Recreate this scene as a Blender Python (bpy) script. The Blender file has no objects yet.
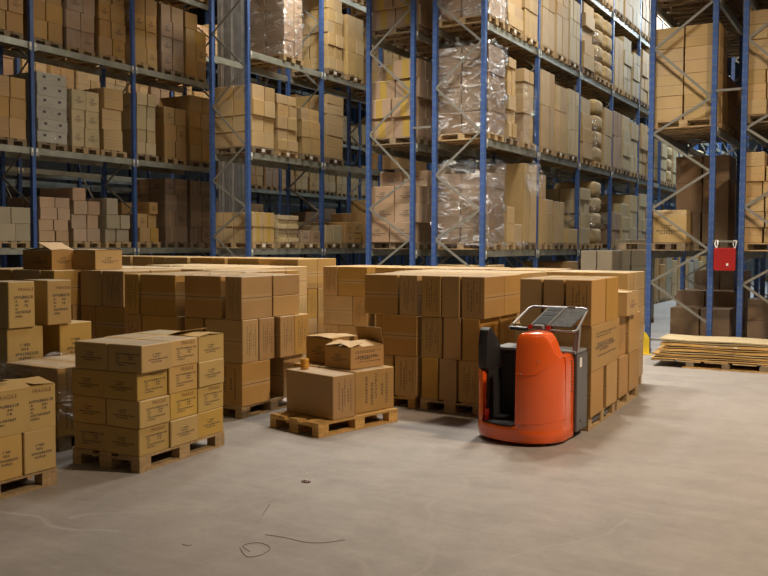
import bpy, bmesh, math, random
from mathutils import Matrix, Vector, noise
import os
R = math.radians
rnd = random.Random(7)
sc = bpy.context.scene
C = sc.collection

# ------------------------------------------------------------------ camera
F_PX, PITCH, ROLL, YAW, CAM_H = 858.29, 0.05038, 0.003, 0.5371, 2.003
cam_d = bpy.data.cameras.new('camera'); cam = bpy.data.objects.new('camera', cam_d); C.objects.link(cam)
cam_d.sensor_width = 36; cam_d.lens = F_PX / 768 * 36; cam_d.clip_end = 200
cam.matrix_world = (Matrix.Translation((0, 0, CAM_H)) @ Matrix.Rotation(YAW, 4, 'Z') @
                    Matrix.Rotation(math.pi / 2 - PITCH, 4, 'X') @ Matrix.Rotation(ROLL, 4, 'Z'))
sc.camera = cam

# ------------------------------------------------------------------ world, exposure
w = bpy.data.worlds.new('world'); sc.world = w; w.use_nodes = True
w.node_tree.nodes['Background'].inputs[0].default_value = (0.62, 0.68, 0.75, 1)
w.node_tree.nodes['Background'].inputs[1].default_value = 0.012
sc.view_settings.view_transform = 'Standard'; sc.view_settings.look = 'None'
sc.view_settings.gamma = 1; sc.view_settings.use_curve_mapping = False
sc.view_settings.exposure = -0.84

# ------------------------------------------------------------------ lamps of the hall (over the aisles, and added ones over the floor stacks)
WARM = (1.0, 0.76, 0.52); NEUT = (1.0, 0.94, 0.82); COOL = (0.70, 0.88, 1.0)
def lamp(x, y, z, power, col, size=0.6, aim=None, name='overhead_light', spread=180):
    d = bpy.data.lights.new(name, 'AREA'); d.shape = 'DISK'; d.size = size; d.energy = power; d.color = col; d.spread = R(spread)
    o = bpy.data.objects.new(name, d); o.location = (x, y, z); C.objects.link(o)
    if aim is not None:
        o.rotation_euler = (Vector(aim) - Vector((x, y, z))).to_track_quat('-Z', 'Y').to_euler()
    return o
lamp(3.2, 8.6, 8.6, 2250, WARM, 0.8)
lamp(1.5, 3.5, 9.5, 90, WARM, 0.8)
for xx in (-4.3, -7.4, -10.5): lamp(xx, 12.8, 9.8, 430, NEUT, 1.0, spread=96)  # added lamps, spread narrowed to brighten the stack tops
lamp(-5.0, 16.3, 9.8, 720, NEUT, 1.6)
lamp(-11.3, 16.8, 9.6, 520, NEUT, 1.2)
for yy in (23, 30):
    lamp(-5.2, yy, 11.3, 520, NEUT, 0.7)
for yy in (36, 44): lamp(-5.0, yy, 11.6, 2200, COOL, 0.7)
for yy in (24, 32):
    lamp(-11.0, yy, 10.9, 240, NEUT, 0.7)
for yy in (12, 17):
    lamp(-15.75, yy, 11.5, 120, NEUT, 0.6)
lamp(-19.3, 15, 10.8, 420, WARM, 0.7); lamp(-19.3, 22, 10.8, 420, WARM, 0.7)
lamp(0.6, 20, 10.0, 200, WARM, 0.7)

# ------------------------------------------------------------------ materials
def newmat(name):
    m = bpy.data.materials.new(name); m.use_nodes = True
    nt = m.node_tree; b = nt.nodes['Principled BSDF']
    return m, nt, b
class NG:
    """tiny node helper"""
    def __init__(s, nt): s.nt = nt
    def n(s, t, **k):
        x = s.nt.nodes.new(t)
        for a, v in k.items(): setattr(x, a, v)
        return x
    def put(s, sock, v):
        if isinstance(v, bpy.types.NodeSocket): s.nt.links.new(v, sock)
        else: sock.default_value = v
    def m(s, op, a, b=0.0, c=0.0):
        x = s.n('ShaderNodeMath', operation=op); s.put(x.inputs[0], a); s.put(x.inputs[1], b); s.put(x.inputs[2], c); return x.outputs[0]
    def mix(s, f, a, b, blend='MIX'):
        x = s.n('ShaderNodeMix', data_type='RGBA', blend_type=blend)
        s.put(x.inputs['Factor'], f); s.put(x.inputs['A'], a); s.put(x.inputs['B'], b); return x.outputs['Result']
    def ramp(s, v, a, b, lo=0.0, hi=1.0):
        x = s.n('ShaderNodeMapRange'); s.put(x.inputs[0], v); s.put(x.inputs[1], a); s.put(x.inputs[2], b); s.put(x.inputs[3], lo); s.put(x.inputs[4], hi); return x.outputs[0]
def c4(c): return (c[0], c[1], c[2], 1)
def simple(name, col, rough=0.6, metal=0.0, var=0.0, spec=0.5, scale=4.0, coat=0.0):
    m, nt, b = newmat(name); g = NG(nt)
    b.inputs['Roughness'].default_value = rough; b.inputs['Metallic'].default_value = metal
    b.inputs['Specular IOR Level'].default_value = spec; b.inputs['Coat Weight'].default_value = coat
    if var:
        tc = g.n('ShaderNodeTexCoord'); ns = g.n('ShaderNodeTexNoise'); ns.inputs['Scale'].default_value = scale; ns.inputs['Detail'].default_value = 5
        nt.links.new(tc.outputs['Object'], ns.inputs['Vector'])
        f = g.ramp(ns.outputs['Fac'], 0.3, 0.7, 1 - var, 1 + var)
        v = g.n('ShaderNodeVectorMath', operation='SCALE'); v.inputs[0].default_value = col[:3]; nt.links.new(f, v.inputs['Scale'])
        nt.links.new(v.outputs[0], b.inputs['Base Color'])
    else: b.inputs['Base Color'].default_value = c4(col)
    return m

INK = (0.035, 0.028, 0.03, 1)
def ink_lines(g, u, v, lines, seed, chars=15.0):
    """rows of small printed characters; lines = (v centre, half height, u0, u1)"""
    tot = None
    for i, (vc, hh, u0, u1) in enumerate(lines):
        inv = g.m('LESS_THAN', g.m('ABSOLUTE', g.m('SUBTRACT', v, vc)), hh)
        a = g.m('MULTIPLY', g.m('GREATER_THAN', u, u0), g.m('LESS_THAN', u, u1))
        wn = g.n('ShaderNodeTexWhiteNoise', noise_dimensions='3D')
        cx = g.n('ShaderNodeCombineXYZ')
        g.put(cx.inputs[0], g.m('FLOOR', g.m('MULTIPLY', u, chars * 3))); g.put(cx.inputs[1], g.m('FLOOR', g.m('MULTIPLY', v, 90.0))); cx.inputs[2].default_value = seed + i * 3.1
        g.nt.links.new(cx.outputs[0], wn.inputs['Vector'])
        px = g.m('GREATER_THAN', wn.outputs['Value'], 0.22)
        gap = g.m('LESS_THAN', g.m('FRACT', g.m('MULTIPLY', u, chars)), 0.80)
        k = g.m('MULTIPLY', g.m('MULTIPLY', inv, a), g.m('MULTIPLY', px, gap))
        tot = k if tot is None else g.m('MAXIMUM', tot, k)
    return tot
PR_A = [(0.63, .030, .34, .62), (0.545, .030, .36, .58), (0.44, .033, .22, .86), (0.35, .030, .30, .68)]
PR_B = [(0.66, .034, .22, .92), (0.57, .026, .24, .34), (0.57, .028, .58, .76), (0.49, .026, .24, .36), (0.48, .030, .58, .74), (0.41, .026, .24, .34), (0.34, .030, .24, .84), (0.25, .026, .24, .52)]
PR_C = [(0.80, .022, .12, .92), (0.73, .02, .15, .7), (0.56, .035, .2, .8), (0.49, .035, .12, .85), (0.42, .03, .28, .62), (0.30, .022, .2, .9)]
def cardboard(name, kind='plain', col=(0.40, 0.255, 0.115), tape=None):
    m, nt, b = newmat(name); g = NG(nt)
    b.inputs['Roughness'].default_value = 0.6; b.inputs['Specular IOR Level'].default_value = 0.5
    oi = g.n('ShaderNodeObjectInfo'); geo = g.n('ShaderNodeNewGeometry')
    rv = g.m('FRACT', g.m('ADD', oi.outputs['Random'], geo.outputs['Random Per Island']))
    tc = g.n('ShaderNodeTexCoord')
    ns = g.n('ShaderNodeTexNoise', noise_dimensions='4D'); ns.inputs['Scale'].default_value = 3.2; ns.inputs['Detail'].default_value = 4
    nt.links.new(tc.outputs['Object'], ns.inputs['Vector']); g.put(ns.inputs['W'], g.m('MULTIPLY', rv, 20.0))
    hs = g.n('ShaderNodeHueSaturation'); hs.inputs['Color'].default_value = c4(col)
    g.put(hs.inputs['Hue'], g.ramp(g.m('FRACT', g.m('MULTIPLY', rv, 7.3)), 0, 1, 0.496, 0.506))
    g.put(hs.inputs['Saturation'], g.ramp(g.m('FRACT', g.m('MULTIPLY', rv, 13.7)), 0, 1, 0.86, 1.08))
    g.put(hs.inputs['Value'], g.m('MULTIPLY', g.ramp(rv, 0, 1, 0.90, 1.10), g.ramp(ns.outputs['Fac'], .3, .7, .93, 1.06)))
    out = hs.outputs['Color']
    uv = g.n('ShaderNodeSeparateXYZ'); nt.links.new(tc.outputs['UV'], uv.inputs[0])
    u, v = uv.outputs[0], uv.outputs[1]
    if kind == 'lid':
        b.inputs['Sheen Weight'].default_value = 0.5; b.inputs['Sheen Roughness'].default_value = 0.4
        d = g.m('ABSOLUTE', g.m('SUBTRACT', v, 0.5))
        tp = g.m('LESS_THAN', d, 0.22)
        out = g.mix(g.m('MULTIPLY', tp, 0.60), out, (0.62, 0.53, 0.40, 1))  # broad pale band: overhead light on box tops painted into the colour
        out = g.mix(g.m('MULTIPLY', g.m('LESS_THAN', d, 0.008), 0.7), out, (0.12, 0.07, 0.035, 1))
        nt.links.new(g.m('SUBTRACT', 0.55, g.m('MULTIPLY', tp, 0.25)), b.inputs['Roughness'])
    if kind == 'seamH' or kind == 'seamV':
        s = v if kind == 'seamH' else u; t = u if kind == 'seamH' else v
        d = g.m('ABSOLUTE', g.m('SUBTRACT', s, 0.5))
        tp = g.m('LESS_THAN', d, 0.075)
        out = g.mix(g.m('MULTIPLY', tp, 0.35), out, (0.50, 0.36, 0.20, 1))
        ln = g.m('LESS_THAN', d, 0.010)
        out = g.mix(g.m('MULTIPLY', ln, 0.72), out, (0.09, 0.05, 0.025, 1))
    if kind == 'yellow':
        d = g.m('ABSOLUTE', g.m('SUBTRACT', u, 0.5))
        out = g.mix(g.m('MULTIPLY', g.m('LESS_THAN', d, 0.14), 0.8), out, (0.42, 0.28, 0.03, 1))
    if kind == 'printB2': u = g.m('FRACT', g.m('MULTIPLY', u, 2.0)); kind = 'printB'
    lines = {'printA': PR_A, 'printB': PR_B, 'printC': PR_C}.get(kind)
    if lines:
        ink = ink_lines(g, u, v, lines, 3.0)
        out = g.mix(g.m('MULTIPLY', ink, 0.9), out, INK)
    if kind == 'printV':
        ink = ink_lines(g, v, u, [(0.28, .03, .22, .86), (0.42, .035, .16, .72), (0.52, .03, .30, .90), (0.68, .03, .36, .66), (0.80, .025, .15, .88)], 9.0, 14.0)
        out = g.mix(g.m('MULTIPLY', ink, 0.62), out, INK)
    if kind == 'handle':   # flat carton with a dark hand hole at either end
        d1 = g.m('MULTIPLY', g.m('LESS_THAN', g.m('ABSOLUTE', g.m('SUBTRACT', g.m('ABSOLUTE', g.m('SUBTRACT', u, 0.5)), 0.25)), 0.05), g.m('LESS_THAN', g.m('ABSOLUTE', g.m('SUBTRACT', v, 0.62)), 0.11))
        out = g.mix(d1, out, (0.04, 0.04, 0.045, 1))
    nt.links.new(out, b.inputs['Base Color'])
    bp = g.n('ShaderNodeBump'); bp.inputs['Strength'].default_value = 0.12; bp.inputs['Distance'].default_value = 0.01
    nt.links.new(ns.outputs['Fac'], bp.inputs['Height']); nt.links.new(bp.outputs[0], b.inputs['Normal'])
    return m
CARD = {}
TONES = {'brown': (0.40, 0.232, 0.070), 'ochre': (0.45, 0.290, 0.080), 'tan': (0.46, 0.315, 0.145), 'pink': (0.35, 0.24, 0.155), 'pale': (0.46, 0.365, 0.21),
         'grey': (0.33, 0.275, 0.19), 'dark': (0.23, 0.155, 0.095), 'white': (0.40, 0.38, 0.32)}
def card(tone, kind='plain'):
    k = (tone, kind)
    if k not in CARD: CARD[k] = cardboard('cardboard_%s_%s' % k, kind, TONES[tone])
    return CARD[k]
def wood(name, col):
    m, nt, b = newmat(name); g = NG(nt)
    b.inputs['Roughness'].default_value = 0.8; b.inputs['Specular IOR Level'].default_value = 0.2
    tc = g.n('ShaderNodeTexCoord'); mp = g.n('ShaderNodeMapping'); mp.inputs['Scale'].default_value = (2.5, 14, 14)
    ns = g.n('ShaderNodeTexNoise'); ns.inputs['Scale'].default_value = 2.0; ns.inputs['Detail'].default_value = 6
    nt.links.new(tc.outputs['Object'], mp.inputs[0]); nt.links.new(mp.outputs[0], ns.inputs['Vector'])
    oi = g.n('ShaderNodeObjectInfo')
    f = g.m('MULTIPLY', g.ramp(ns.outputs['Fac'], 0.3, 0.7, 0.72, 1.2), g.ramp(oi.outputs['Random'], 0, 1, 0.8, 1.15))
    v = g.n('ShaderNodeVectorMath', operation='SCALE'); v.inputs[0].default_value = col; nt.links.new(f, v.inputs['Scale'])
    nt.links.new(v.outputs[0], b.inputs['Base Color'])
    return m
SCUFFS = [(-5.65, 4.10, -4.55, 4.09, .035, .45), (-4.98, 4.29, -4.56, 4.89, .03, .35), (-4.9, 5.4, -3.2, 6.9, .02, .2), (-2.4, 3.9, -1.6, 6.6, .02, .15)]
def floor_mat():
    m, nt, b = newmat('concrete_floor'); g = NG(nt)
    tc = g.n('ShaderNodeTexCoord')
    def ns(scale, det, rough=0.6, vec=None):
        x = g.n('ShaderNodeTexNoise'); x.inputs['Scale'].default_value = scale; x.inputs['Detail'].default_value = det; x.inputs['Roughness'].default_value = rough
        nt.links.new(vec if vec else tc.outputs['Object'], x.inputs['Vector']); return x.outputs['Fac']
    big = ns(0.35, 5); mid = ns(2.2, 7, 0.7); fine = ns(38, 4, 0.7)
    mp = g.n('ShaderNodeMapping'); mp.inputs['Rotation'].default_value = (0, 0, 0.5); mp.inputs['Scale'].default_value = (0.5, 4.5, 1)
    nt.links.new(tc.outputs['Object'], mp.inputs[0]); streak = ns(1.3, 5, 0.65, mp.outputs[0])
    f = g.m('MULTIPLY', g.m('MULTIPLY', g.ramp(big, .3, .7, .90, 1.08), g.ramp(mid, .3, .75, 1.10, .80)), g.m('MULTIPLY', g.ramp(fine, .3, .7, .94, 1.06), g.ramp(streak, .3, .7, .92, 1.07)))
    v = g.n('ShaderNodeVectorMath', operation='SCALE'); v.inputs[0].default_value = (0.300, 0.276, 0.262); nt.links.new(f, v.inputs['Scale'])
    # scuffs: thin pale and dark scratches
    vo = g.n('ShaderNodeTexVoronoi', feature='DISTANCE_TO_EDGE'); vo.inputs['Scale'].default_value = 0.33
    wx = g.n('ShaderNodeTexNoise'); wx.inputs['Scale'].default_value = 0.8; nt.links.new(tc.outputs['Object'], wx.inputs['Vector'])
    ad = g.n('ShaderNodeVectorMath', operation='ADD'); nt.links.new(tc.outputs['Object'], ad.inputs[0]); nt.links.new(wx.outputs['Color'], ad.inputs[1])
    nt.links.new(ad.outputs[0], vo.inputs['Vector'])
    scr = g.m('MULTIPLY', g.ramp(vo.outputs['Distance'], 0.0, 0.010, 0.18, 0.0), g.ramp(mid, .45, .62, 0, 1))
    out = g.mix(scr, v.outputs[0], (0.55, 0.50, 0.45, 1))
    sp = g.n('ShaderNodeSeparateXYZ'); nt.links.new(ad.outputs[0], sp.inputs[0])
    def seg(o_, ax, ay, bx, by, wd, k):
        L = math.hypot(bx - ax, by - ay); ux, uy = (bx - ax) / L, (by - ay) / L
        px = g.m('SUBTRACT', sp.outputs[0], ax + .5); py = g.m('SUBTRACT', sp.outputs[1], ay + .5)
        t = g.m('ADD', g.m('MULTIPLY', px, ux), g.m('MULTIPLY', py, uy)); d = g.m('ABSOLUTE', g.m('SUBTRACT', g.m('MULTIPLY', px, uy), g.m('MULTIPLY', py, ux)))
        on = g.m('MULTIPLY', g.m('GREATER_THAN', t, 0.0), g.m('LESS_THAN', t, L))
        return g.mix(g.m('MULTIPLY', g.m('MULTIPLY', on, g.ramp(d, 0, wd, k, 0)), g.ramp(mid, .35, .55, .2, 1)), o_, (0.52, 0.49, 0.46, 1))
    for q in SCUFFS: out = seg(out, *q)
    stain = g.ramp(ns(1.15, 3, 0.5), .66, .74, 0, .28)
    out = g.mix(stain, out, (0.16, 0.13, 0.12, 1))
    nt.links.new(out, b.inputs['Base Color'])
    nt.links.new(g.ramp(mid, .3, .7, .42, .62), b.inputs['Roughness']); b.inputs['Specular IOR Level'].default_value = 0.35
    bp = g.n('ShaderNodeBump'); bp.inputs['Strength'].default_value = 0.05; nt.links.new(fine, bp.inputs['Height']); nt.links.new(bp.outputs[0], b.inputs['Normal'])
    return m
def post_mat():
    m, nt, b = newmat('blue_post_paint'); g = NG(nt)
    b.inputs['Roughness'].default_value = 0.45
    tc = g.n('ShaderNodeTexCoord'); s = g.n('ShaderNodeSeparateXYZ'); nt.links.new(tc.outputs['Object'], s.inputs[0])
    fz = g.m('ABSOLUTE', g.m('SUBTRACT', g.m('FRACT', g.m('MULTIPLY', s.outputs[2], 1 / 0.15)), 0.5))
    fx = g.m('ABSOLUTE', g.m('SUBTRACT', g.m('ABSOLUTE', s.outputs[0]), 0.026))
    hole = g.m('MULTIPLY', g.m('LESS_THAN', fz, 0.14), g.m('LESS_THAN', fx, 0.009))
    ns = g.n('ShaderNodeTexNoise'); ns.inputs['Scale'].default_value = 3; nt.links.new(tc.outputs['Object'], ns.inputs['Vector'])
    f = g.ramp(ns.outputs['Fac'], .3, .7, .8, 1.15)
    v = g.n('ShaderNodeVectorMath', operation='SCALE'); v.inputs[0].default_value = (0.045, 0.10, 0.29); nt.links.new(f, v.inputs['Scale'])
    nt.links.new(g.mix(g.m('MULTIPLY', hole, 0.7), v.outputs[0], (0.16, 0.18, 0.22, 1)), b.inputs['Base Color'])
    return m
def film_mat(name, dens=0.3):
    m, nt, b = newmat(name); g = NG(nt)
    tr = g.n('ShaderNodeBsdfTransparent'); tr.inputs[0].default_value = (0.97, 0.97, 0.97, 1)
    gl = g.n('ShaderNodeBsdfGlossy'); gl.inputs['Roughness'].default_value = 0.16; gl.inputs['Color'].default_value = (1, 1, 1, 1)
    df = g.n('ShaderNodeBsdfDiffuse'); df.inputs['Color'].default_value = (0.62, 0.64, 0.68, 1)
    tc = g.n('ShaderNodeTexCoord'); mp = g.n('ShaderNodeMapping'); mp.inputs['Scale'].default_value = (1.3, 1.3, 3.2); nt.links.new(tc.outputs['Object'], mp.inputs[0])
    ns = g.n('ShaderNodeTexNoise'); ns.inputs['Scale'].default_value = 2.6; ns.inputs['Detail'].default_value = 6; ns.inputs['Distortion'].default_value = 1.2
    nt.links.new(mp.outputs[0], ns.inputs['Vector'])
    bp = g.n('ShaderNodeBump'); bp.inputs['Strength'].default_value = 1.0; bp.inputs['Distance'].default_value = 0.14; nt.links.new(ns.outputs['Fac'], bp.inputs['Height'])
    nt.links.new(bp.outputs[0], gl.inputs['Normal']); nt.links.new(bp.outputs[0], df.inputs['Normal'])
    s1 = g.n('ShaderNodeMixShader'); s1.inputs[0].default_value = 0.35; nt.links.new(gl.outputs[0], s1.inputs[1]); nt.links.new(df.outputs[0], s1.inputs[2])
    s2 = g.n('ShaderNodeMixShader'); nt.links.new(g.ramp(ns.outputs['Fac'], .50, .66, dens * .22, min(1, dens * 2.2)), s2.inputs[0])
    nt.links.new(tr.outputs[0], s2.inputs[1]); nt.links.new(s1.outputs[0], s2.inputs[2])
    nt.links.new(s2.outputs[0], nt.nodes['Material Output'].inputs[0])
    return m
M = dict(
    floor=floor_mat(), blue=post_mat(), wall=simple('wall_sheet', (0.16, 0.165, 0.165), 0.7, 0, 0.15), ceil=simple('ceiling_sheet', (0.04, 0.04, 0.04), 0.9),
    galv=simple('galvanised_steel', (0.33, 0.34, 0.29), 0.42, 0.35, 0.18), brace=simple('brace_steel', (0.24, 0.235, 0.21), 0.5, 0.3, 0.15),
    label=simple('paper_label', (0.75, 0.75, 0.72), 0.7), wood=wood('pallet_wood', (0.40, 0.285, 0.155)), woodd=wood('old_pallet_wood', (0.25, 0.19, 0.125)),
    woody=wood('new_pallet_wood', (0.54, 0.33, 0.115)), orange=simple('orange_paint', (0.72, 0.105, 0.012), 0.22, 0, 0.03, 0.5, 3, 0.5),
    black=simple('black_rubber', (0.015, 0.015, 0.017), 0.55, 0, 0.2), grey=simple('dark_grey_paint', (0.105, 0.105, 0.115), 0.4, 0, 0.05),
    lgrey=simple('light_grey_top', (0.20, 0.215, 0.23), 0.75), chrome=simple('tube_metal', (0.42, 0.42, 0.43), 0.42, 0.7), red=simple('red_panel', (0.34, 0.009, 0.010), 0.5, 0, 0.06),
    white=simple('white_plastic', (0.8, 0.8, 0.78), 0.5), yellow=simple('yellow_paint', (0.62, 0.44, 0.02), 0.5, 0, 0.15), amber=simple('amber_tape', (0.55, 0.27, 0.03), 0.3, 0, 0.1),
    core=simple('card_core', (0.45, 0.33, 0.2), 0.8), redk=simple('red_knob', (0.6, 0.03, 0.02), 0.35), screen=simple('screen', (0.02, 0.024, 0.03), 0.6),
    board=simple('paper_board', (0.10, 0.11, 0.12), 0.85, 0, 0.25, 0.5, 25), film=film_mat('stretch_film', 0.16), film2=film_mat('stretch_film_thick', 0.32), film0=film_mat('thin_stretch_film', 0.06),
    ink=simple('print_ink', (0.16, 0.07, 0.035), 0.8), bale=simple('kraft_sack', (0.46, 0.335, 0.165), 0.8, 0, 0.2), wrapgrey=simple('grey_sheeting', (0.44, 0.45, 0.46), 0.6, 0, 0.2),
    thread=simple('brown_thread', (0.16, 0.07, 0.06), 0.8))

# ------------------------------------------------------------------ mesh helpers
class MB:
    def __init__(s): s.v = []; s.f = []; s.m = []
    def box(s, x0, y0, z0, x1, y1, z1, mi=0, mat=None):
        b = len(s.v); P = [(x0, y0, z0), (x1, y0, z0), (x1, y1, z0), (x0, y1, z0), (x0, y0, z1), (x1, y0, z1), (x1, y1, z1), (x0, y1, z1)]
        if mat is not None: P = [tuple(mat @ Vector(p)) for p in P]
        s.v += P
        for q in ((0, 3, 2, 1), (4, 5, 6, 7), (0, 1, 5, 4), (1, 2, 6, 5), (2, 3, 7, 6), (3, 0, 4, 7)):
            s.f.append(tuple(b + i for i in q)); s.m.append(mi)
        return s
    def bar(s, a, b_, w, h=None, mi=0, up=(0, 0, 1)):
        a = Vector(a); b_ = Vector(b_); h = h or w; d = (b_ - a); L = d.length; d.normalize()
        u = Vector(up); sx = d.cross(u)
        if sx.length < 1e-3: sx = d.cross(Vector((1, 0, 0)))
        sx.normalize(); uz = sx.cross(d)
        mt = Matrix((( d.x, sx.x, uz.x, a.x), (d.y, sx.y, uz.y, a.y), (d.z, sx.z, uz.z, a.z), (0, 0, 0, 1)))
        return s.box(0, -w / 2, -h / 2, L, w / 2, h / 2, mi, mt)
    def tube(s, pts, r, seg=8, mi=0, close=False):
        pts = [Vector(p) for p in pts]; n = len(pts); rings = []
        pu = Vector((0, 0, 1))
        for i, p in enumerate(pts):
            a = pts[(i - 1) % n] if (close or i > 0) else p; c = pts[(i + 1) % n] if (close or i < n - 1) else p
            t = (c - a).normalized(); sx = t.cross(pu)
            if sx.length < 1e-2: sx = t.cross(Vector((1, 0, 0)))
            sx.normalize(); uz = sx.cross(t); b = len(s.v); rings.append(b)
            for k in range(seg):
                an = 2 * math.pi * k / seg; s.v.append(tuple(p + sx * math.cos(an) * r + uz * math.sin(an) * r))
        m = n if close else n - 1
        for i in range(m):
            a, b = rings[i], rings[(i + 1) % n]
            for k in range(seg): s.f.append((a + k, a + (k + 1) % seg, b + (k + 1) % seg, b + k)); s.m.append(mi)
        if not close:
            s.f.append(tuple(rings[0] + k for k in range(seg))[::-1]); s.m.append(mi)
            s.f.append(tuple(rings[-1] + k for k in range(seg))); s.m.append(mi)
        return s
    def loft(s, rings, mi=0, caps=True, closed=True):
        bs = []
        for r in rings: bs.append(len(s.v)); s.v += [tuple(p) for p in r]
        n = len(rings[0])
        for i in range(len(rings) - 1):
            a, b = bs[i], bs[i + 1]
            for k in range(n if closed else n - 1): s.f.append((a + k, a + (k + 1) % n, b + (k + 1) % n, b + k)); s.m.append(mi)
        if caps:
            s.f.append(tuple(bs[0] + k for k in range(n))[::-1]); s.m.append(mi); s.f.append(tuple(bs[-1] + k for k in range(n))); s.m.append(mi)
        return s
    def mesh(s, name, mats, smooth=False, bevel=0.0):
        me = bpy.data.meshes.new(name); me.from_pydata(s.v, [], s.f)
        for m in (mats if isinstance(mats, (list, tuple)) else [mats]): me.materials.append(m)
        me.polygons.foreach_set('material_index', s.m)
        bm = bmesh.new(); bm.from_mesh(me); bmesh.ops.recalc_face_normals(bm, faces=bm.faces)
        if bevel: bmesh.ops.bevel(bm, geom=list(bm.edges), offset=bevel, segments=2, profile=0.6, affect='EDGES', clamp_overlap=True)
        if smooth:
            for f in bm.faces: f.smooth = True
            for e in bm.edges:
                if len(e.link_faces) == 2 and e.calc_face_angle(0) > R(38): e.smooth = False
        bm.to_mesh(me); bm.free(); me.update()
        return me
def tag(o, label=None, cat=None, group=None, kind=None):
    if label: o['label'] = label
    if cat: o['category'] = cat
    if group: o['group'] = group
    if kind: o['kind'] = kind
    return o
def link(name, me, loc=(0, 0, 0), rz=0.0, parent=None):
    o = bpy.data.objects.new(name, me); C.objects.link(o); o.location = loc; o.rotation_euler = (0, 0, rz)
    if parent is not None: o.parent = parent
    return o
def build(mb, name, mats, parent=None, loc=(0, 0, 0), rz=0.0, smooth=False, bevel=0.0):
    return link(name, mb.mesh(name, mats, smooth, bevel), loc, rz, parent)
def copy_tree(o, parent=None):
    c = o.copy(); C.objects.link(c); c.parent = parent
    for ch in list(o.children): copy_tree(ch, c)
    return c
_U = 'first second third fourth fifth sixth seventh eighth ninth tenth eleventh twelfth thirteenth fourteenth fifteenth sixteenth seventeenth eighteenth nineteenth'.split()
_T = {2: 'twent', 3: 'thirt', 4: 'fort'}
ORD = _U + [(_T[n // 10] + 'ieth') if n % 10 == 0 else (_T[n // 10] + 'y-' + _U[n % 10 - 1]) for n in range(20, 50)]

# ------------------------------------------------------------------ the hall
tag(build(MB().box(-34, -6, -0.2, 10, 62, 0), 'floor', M['floor']), kind='structure')
tag(build(MB().box(-34, -6, 12.0, 10, 62, 12.2), 'ceiling', M['ceil']), kind='structure')
tag(build(MB().box(-34.2, -6, 0, -34, 62, 12), 'wall_left', M['wall']), kind='structure')
tag(build(MB().box(10, -6, 0, 10.2, 62, 12), 'wall_right', M['wall']), kind='structure')
tag(build(MB().box(-34, 62, 0, 10, 62.2, 12), 'wall_back', M['wall']), kind='structure')
tag(build(MB().box(-34, -6.2, 0, 10, -6, 12), 'wall_front', M['wall']), kind='structure')

# ------------------------------------------------------------------ racks
L4, L3_, L2_, L1_ = 1.909, 4.134, 6.446, 8.60    # shelf heights: bottom, middle, upper, top
SH = {'bottom': L4, 'middle': L3_, 'upper': L2_, 'top': L1_}
CX, CY, BAY, GAP, DEP = -7.118, 15.795, 2.95, 0.515, 1.081
BX, BY, AX, AY, DX, DY = -12.869, 15.474, -16.526, 12.489, -3.908, 16.127
RH = 10.6
def post_mesh():
    mb = MB()       # open C profile with lips, 0.10 wide, plus foot plate
    t = 0.006; w_, d_ = 0.045, 0.045
    mb.box(-w_, -d_, 0.008, w_, -d_ + t, RH).box(-w_, -d_, 0.008, -w_ + t, d_, RH).box(w_ - t, -d_, 0.008, w_, d_, RH)
    mb.box(-w_, d_ - t, 0.008, -w_ + .03, d_, RH).box(w_ - .03, d_ - t, 0.008, w_, d_, RH)
    return mb.mesh('post', M['blue'])
POST = post_mesh()
FOOT = MB().box(-.075, -.07, 0, .075, .07, .008).box(-.06, -.05, .008, -.053, .05, .10).box(.053, -.05, .008, .06, .05, .10).mesh('foot_plate', M['galv'])
def beam_mesh(front=True):
    mb = MB(); L = BAY - 0.10
    mb.box(-.024, 0, -.145, .024, L, -.02).box(-.028, 0, -.02, .016, L, 0)
    return mb.mesh('beam', M['galv'])
BEAM = beam_mesh()
CONN = MB().box(.030, -.015, -.19, .038, .055, -.004).box(.038, .0, -.10, .041, .045, -.02, 1).mesh('beam_connector', [M['galv'], M['label']])
BRC = {}
def brace(par, z0, z1, dep, flip, y):
    key = (round(z0, 2), round(z1, 2), flip)
    if key not in BRC:
        a, b = (-dep + .04, -.04) if not flip else (-.04, -dep + .04)
        BRC[key] = MB().bar((a, 0, z0), (b, 0, z1), .016, .044).mesh('diagonal_brace', M['brace'])
    link('diagonal_brace', BRC[key], (0, y, 0), 0, par)
def rack(name, label, x, y, bays, levels, nodes, group, nbrace=2, facing=1):
    """x = outer (+X) post centre, frames go to x-DEP"""
    root = bpy.data.objects.new(name, None); C.objects.link(root); root.location = (x, y, 0)
    tag(root, label, 'storage rack', group)
    for k in range(bays + 1):
        yy = k * BAY
        fm = MB().box(-DEP + .04, -.012, .25, -.04, .012, .285).box(-DEP + .04, -.012, RH - .3, -.04, .012, RH - .265)
        fr = build(fm, 'upright_frame', M['brace'], root, (0, yy, 0))
        for px in (0, -DEP):
            p = link('post', POST, (px, 0, 0), 0, fr)
            link('foot_plate', FOOT, (px, 0, 0), 0, fr)
        if k < nbrace:
            zs = nodes
        else:
            zs = nodes[::1] if k < nbrace + 2 else nodes[::2]
        for i in range(len(zs) - 1):
            brace(fr, zs[i], zs[i + 1], DEP, (i % 2 == 0), -0.03)
    for k in range(bays):
        for z in levels:
            for px in (0, -DEP):
                b = link('beam', BEAM, (px, k * BAY + .05, z), 0, root)
                if px == 0 and k < 4:
                    link('beam_connector', CONN, (0.02, 0, 0), 0, b)
                    link('beam_connector', CONN, (0.02, BAY - .12, 0), 0, b)
    return root
LV = [L4, L3_, L2_, L1_]
nC2 = [0.35, .75, 1.4, 2.11, 2.7, 3.43, 4.27, 5.2, 6.04, 6.9, 7.7, 8.5, 9.4, 10.2]   # odd on the left post
nC1 = [0.35, .75, 1.4, 2.12, 2.77, 3.40, 4.36, 5.18, 6.08, 6.9, 7.7, 8.5, 9.4, 10.2]
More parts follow.
